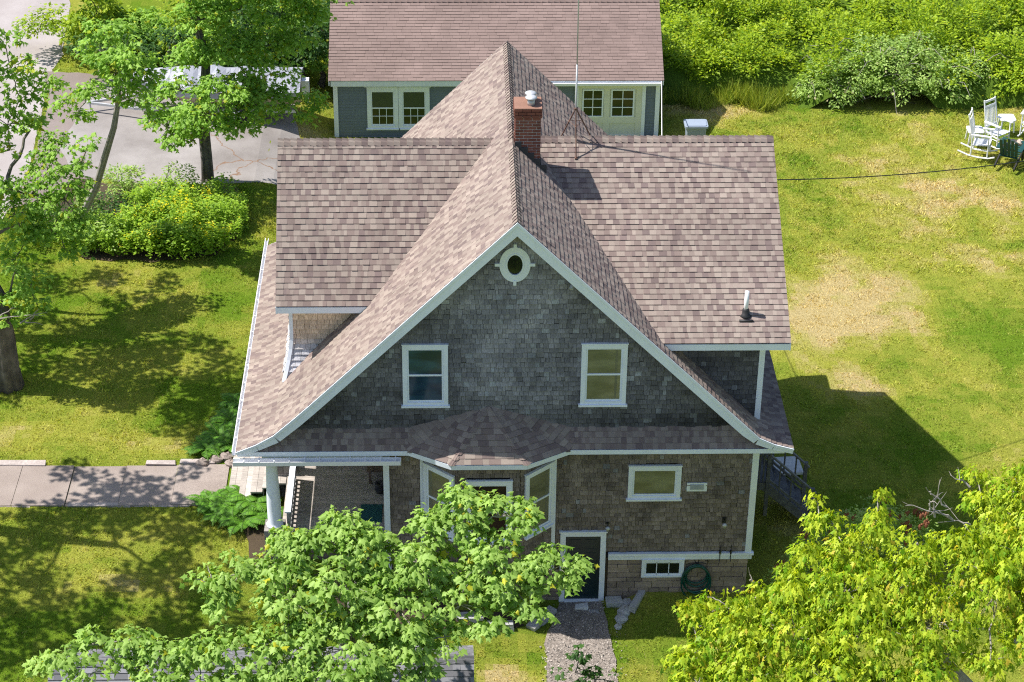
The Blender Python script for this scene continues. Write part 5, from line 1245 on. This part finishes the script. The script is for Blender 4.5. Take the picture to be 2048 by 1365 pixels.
# ---- planting bed: shrubs and yellow loosestrife
g = np.random.default_rng(90)
def bed_pt(px, py): return Z(px, py, 1.4)
bx = [(190, 500, .55, .9, 'greyg'), (230, 455, .6, 1.0, 'dark'), (285, 480, .5, .9, 'bed'), (250, 400, .6, 1.1, 'greyg'), (180, 440, .5, 1.0, 'greyg'), (330, 400, .6, 1.0, 'greyg'), (100, 470, .6, 1.0, 'dark'), (300, 430, .55, 1.0, 'bed')]
bl = ['grey green bush at the front left of the planting bed', 'dark bush in the middle of the planting bed', 'leafy green bush at the front of the planting bed', 'feathery bush at the back left of the planting bed', 'grey bush left of the dark one in the planting bed', 'bush just left of the maple trunk in the bed', 'dark bush at the far left end of the bed', 'light green bush in the centre of the bed']
for i, (px, py, r, hh, pl_) in enumerate(bx):
    p = bed_pt(px, py); lobes = [((p[0]+g.normal(0, r*.5), p[1]+g.normal(0, r*.4), 1.4+hh*g.uniform(.3, .75)), r*g.uniform(.6, .85)) for _ in range(5)]
    shrub('garden_shrub', bl[i], 'shrub', (p[0], p[1], 1.4), lobes, 91+i, kind='small', pal=pl_, leaf=.10, sub_r=.24, sub_area=.12, per_sub=34, group='shrubs in the planting bed', zmin=-.7, droop=0)
n = 34000; th = g.uniform(0, 2*pi, n); c = bed_pt(385, 440); rr = np.sqrt(g.random(n)); xs = c[0]+1.75*rr*np.cos(th); yy = c[1]-.6+2.35*rr*np.sin(th)
c2_ = bed_pt(320, 470); k3 = g.random(n) < .36; c3 = bed_pt(275, 492); xs[k3] = c3[0]+2.35*rr[k3]*np.cos(th[k3]); yy[k3] = c3[1]+.95*rr[k3]*np.sin(th[k3]); k = (g.random(n) < .25) & ~k3; xs[k] = c2_[0]+1.1*rr[k]*np.cos(th[k]); yy[k] = c2_[1]-.3+1.7*rr[k]*np.sin(th[k]); rr[k] = .3
stn = 2100; sid = g.integers(0, stn, n); sx, sy = xs[:stn].copy(), yy[:stn].copy(); hs_ = .30+.75*vnoise(sx, sy, 1.9, 4)+.2*(1-rr[:stn])+g.uniform(-.08, .22, stn); u = g.random(n)
P = np.stack([sx[sid]+g.normal(0, .035, n), sy[sid]+g.normal(0, .035, n), 1.4+hs_[sid]*(.25+.75*u)], 1); a = g.uniform(0, 2*pi, n)
D = np.stack([np.cos(a), np.sin(a), g.uniform(-.3, .6, n)], 1); t = np.clip(g.random(n)*.6+.5*vnoise(P[:, 0], P[:, 1], 1.2, 8), 0, 1)[:, None]
col = np.array(PALS['bed'][0])*(1-t)+np.array(PALS['bed'][1])*t
yst = .45*vnoise(sx, sy, .9, 15)+g.random(stn)*.8 > .93; fl = yst[sid] & (u > .66); col[fl] = np.array((.85, .76, .02)); sz = np.where(fl, .075, .11)*g.uniform(.7, 1.3, n)
tag(leaf_mesh('loosestrife', P, D, np.stack([g.normal(0, .4, n), g.normal(0, .4, n), np.ones(n)], 1), sz, col, 'small'), 'dense upright leafy stems with yellow flower spikes in the bed', 'flowers', kind='stuff')

# ---- ferns
def fern(px, py, z, r, label, seed, nf=16, yy=None):
    p = Z(px, py, z); g = np.random.default_rng(seed); zz = h(p[0], p[1]); P, D, Nn, Sz, C = [], [], [], [], []; ribs = MB()
    t = thing('fern', label, 'fern', (p[0], p[1], zz), 'ferns along the porch')
    for k in range(nf):
        a = 2*pi*k/nf+g.uniform(-.25, .25); Ln = r*g.uniform(.75, 1.1); rise = g.uniform(.55, .95); base = V(p[0], p[1], zz+.05)+g.normal(0, .05, 3)*V(1, 1, 0); pts = []
        for s in np.linspace(0, 1, 14): pts.append(base+V(cos(a)*Ln*s, sin(a)*Ln*s, rise*Ln*(1.25*s-1.05*s*s)))
        ribs.tube(pts[::3]+[pts[-1]], .007, 4)
        for i in range(2, 14):
            s = i/13; d = unit(pts[i]-pts[i-1]); sd = unit(np.cross(d, V(0, 0, 1))); wl_ = .27*r*(sin(pi*min(1, s*.95+.08))**.7)
            for q in (-1, 1):
                for off in (0, .33, .66):
                    P.append(pts[i-1]+(pts[i]-pts[i-1])*off); D.append(sd*q+d*.45+V(0, 0, -.12)); Nn.append(np.cross(sd, d)+g.normal(0, .1, 3)); Sz.append(max(.04, wl_)); k_ = g.uniform(0, 1); C.append(np.array((.05, .15, .012))*(1-k_)+np.array((.16, .36, .03))*k_)
    ribs.build('stems', 'stem_green', t)
    leaf_mesh('fronds', np.array(P), np.array(D), np.array(Nn), np.array(Sz), np.array(C), 'small', t, 'fern', width=.36)
for i, (px, py, z, r) in enumerate(((412, 905, 1.4, .62), (440, 880, 1.4, .68), (462, 850, 1.4, .62), (470, 815, 1.4, .55), (465, 895, 1.4, .6), (425, 1015, 1.35, .65), (470, 1020, 1.3, .75), (505, 1010, 1.35, .75), (490, 1055, 1.2, .7), (440, 1040, 1.3, .6), (525, 1040, 1.25, .65))):
    fern(px, py, z, r, ['fern at the upper clump nearest the kerb stones', 'fern in the middle of the upper clump by the gutter', 'fern high in the upper clump by the gutter', 'topmost leafy fern beside the gutter', 'fern at the gutter foot in the upper clump', 'leftmost fern of the lower clump below the walkway', 'large fern in the middle of the lower clump', 'fern of the lower clump against the porch steps', 'lowest fern of the lower clump', 'small fern at the lower left of the lower clump', 'fern touching the stone pier of the porch column'][i], 200+i)

# ---- grass blades
def in_poly(x, y, poly):
    c = np.zeros(len(x), bool); n = len(poly)
    for i in range(n):
        (x0, y0), (x1, y1) = poly[i], poly[(i+1) % n]
        if y0 != y1: c ^= ((y0 > y) != (y1 > y)) & (x < (x1-x0)*(y-y0)/(y1-y0)+x0)
    return c
g = np.random.default_rng(300)
def lawn_blades(name, n, x0, x1, y0, y1, label):
    xs = g.uniform(x0, x1, n); yy = g.uniform(y0, y1, n)
    bad = in_poly(xs, yy, ROAD) | in_poly(xs, yy, DRIVE) | in_poly(xs, yy, APRON) | in_poly(xs, yy, GRAVEL) | in_poly(xs, yy, SOILB)
    bad |= (xs > -7.5) & (xs < 4.12) & (yy > -.1) & (yy < 9) | (xs > -9) & (xs < -7) & (yy > 2) & (yy < 4.4) | (xs < -8.8) & (yy > 2.12) & (yy < 3.86) | (xs > -7.2) & (xs < 3.95) & (yy > 24.7) & (yy < 30) | (xs > -7) & (xs < -1.0) & (yy > -1.6) & (yy < 0)
    bad |= (xs > 3.2) & (yy > hedge_front(xs)+.3)
    xs, yy = xs[~bad], yy[~bad]; m_ = len(xs); c, t = lawn_col(xs, yy); r = g.random(m_)[:, None]
    far = (yy > 15)*.35+1; P = np.stack([xs, yy, H(xs, yy)-.004], 1); D = np.stack([g.normal(0, .75, m_), g.normal(0, .75, m_), np.ones(m_)], 1)
    col = c*(.48+1.05*r); dryb = (g.random(m_) < .10+t*.25); col[dryb] = col[dryb]*.5+np.array((.46, .36, .15))*.6
    tuft = vnoise(xs, yy, 3.0, 21)
    Sz = g.uniform(.035, .085, m_)*(.7+.7*tuft)*far
    o = leaf_mesh(name, P, D, np.stack([g.normal(0, 1, m_), g.normal(0, 1, m_), .6+0*xs], 1), Sz, col, 'blade', mat='grass_blade', width=.30); tag(o, label, 'grass', kind='stuff')
gp = np.random.default_rng(55); n = 9000; xs = gp.uniform(-1.1, 1.0, n); yy = gp.uniform(-5, -.1, n); k = in_poly(xs, yy, GRAVEL) | (gp.random(n) < .05); xs, yy = xs[k], yy[k]; n = len(xs); kk = gp.uniform(.35, 1.5, (n, 1))
tag(leaf_mesh('gravel_stones', np.stack([xs, yy, H(xs, yy)+.035], 1), gp.normal(0, 1, (n, 3))*V(1, 1, .3), gp.normal(0, .4, (n, 3))+V(0, 0, 1), gp.uniform(.02, .065, n), np.array((.34, .30, .27))*kk, 'small', None, 'stone', width=1.3), 'loose mixed grey and tan stones of the gravel path', 'gravel', kind='stuff')
lawn_blades('lawn_grass', 190000, -17.5, -7, -6, 20, 'short green grass of the left lawn with tree shade on it')
lawn_blades('lawn_grass', 230000, 3.8, 19, -3, 28.5, 'yellow and green mown grass of the wide right lawn')
lawn_blades('lawn_grass', 50000, -8, 6, -6.5, -.2, 'patchy dry grass below the house front')
lawn_blades('lawn_grass', 30000, -18, -6, 20, 30, 'rough grass verge round the driveway and boat')
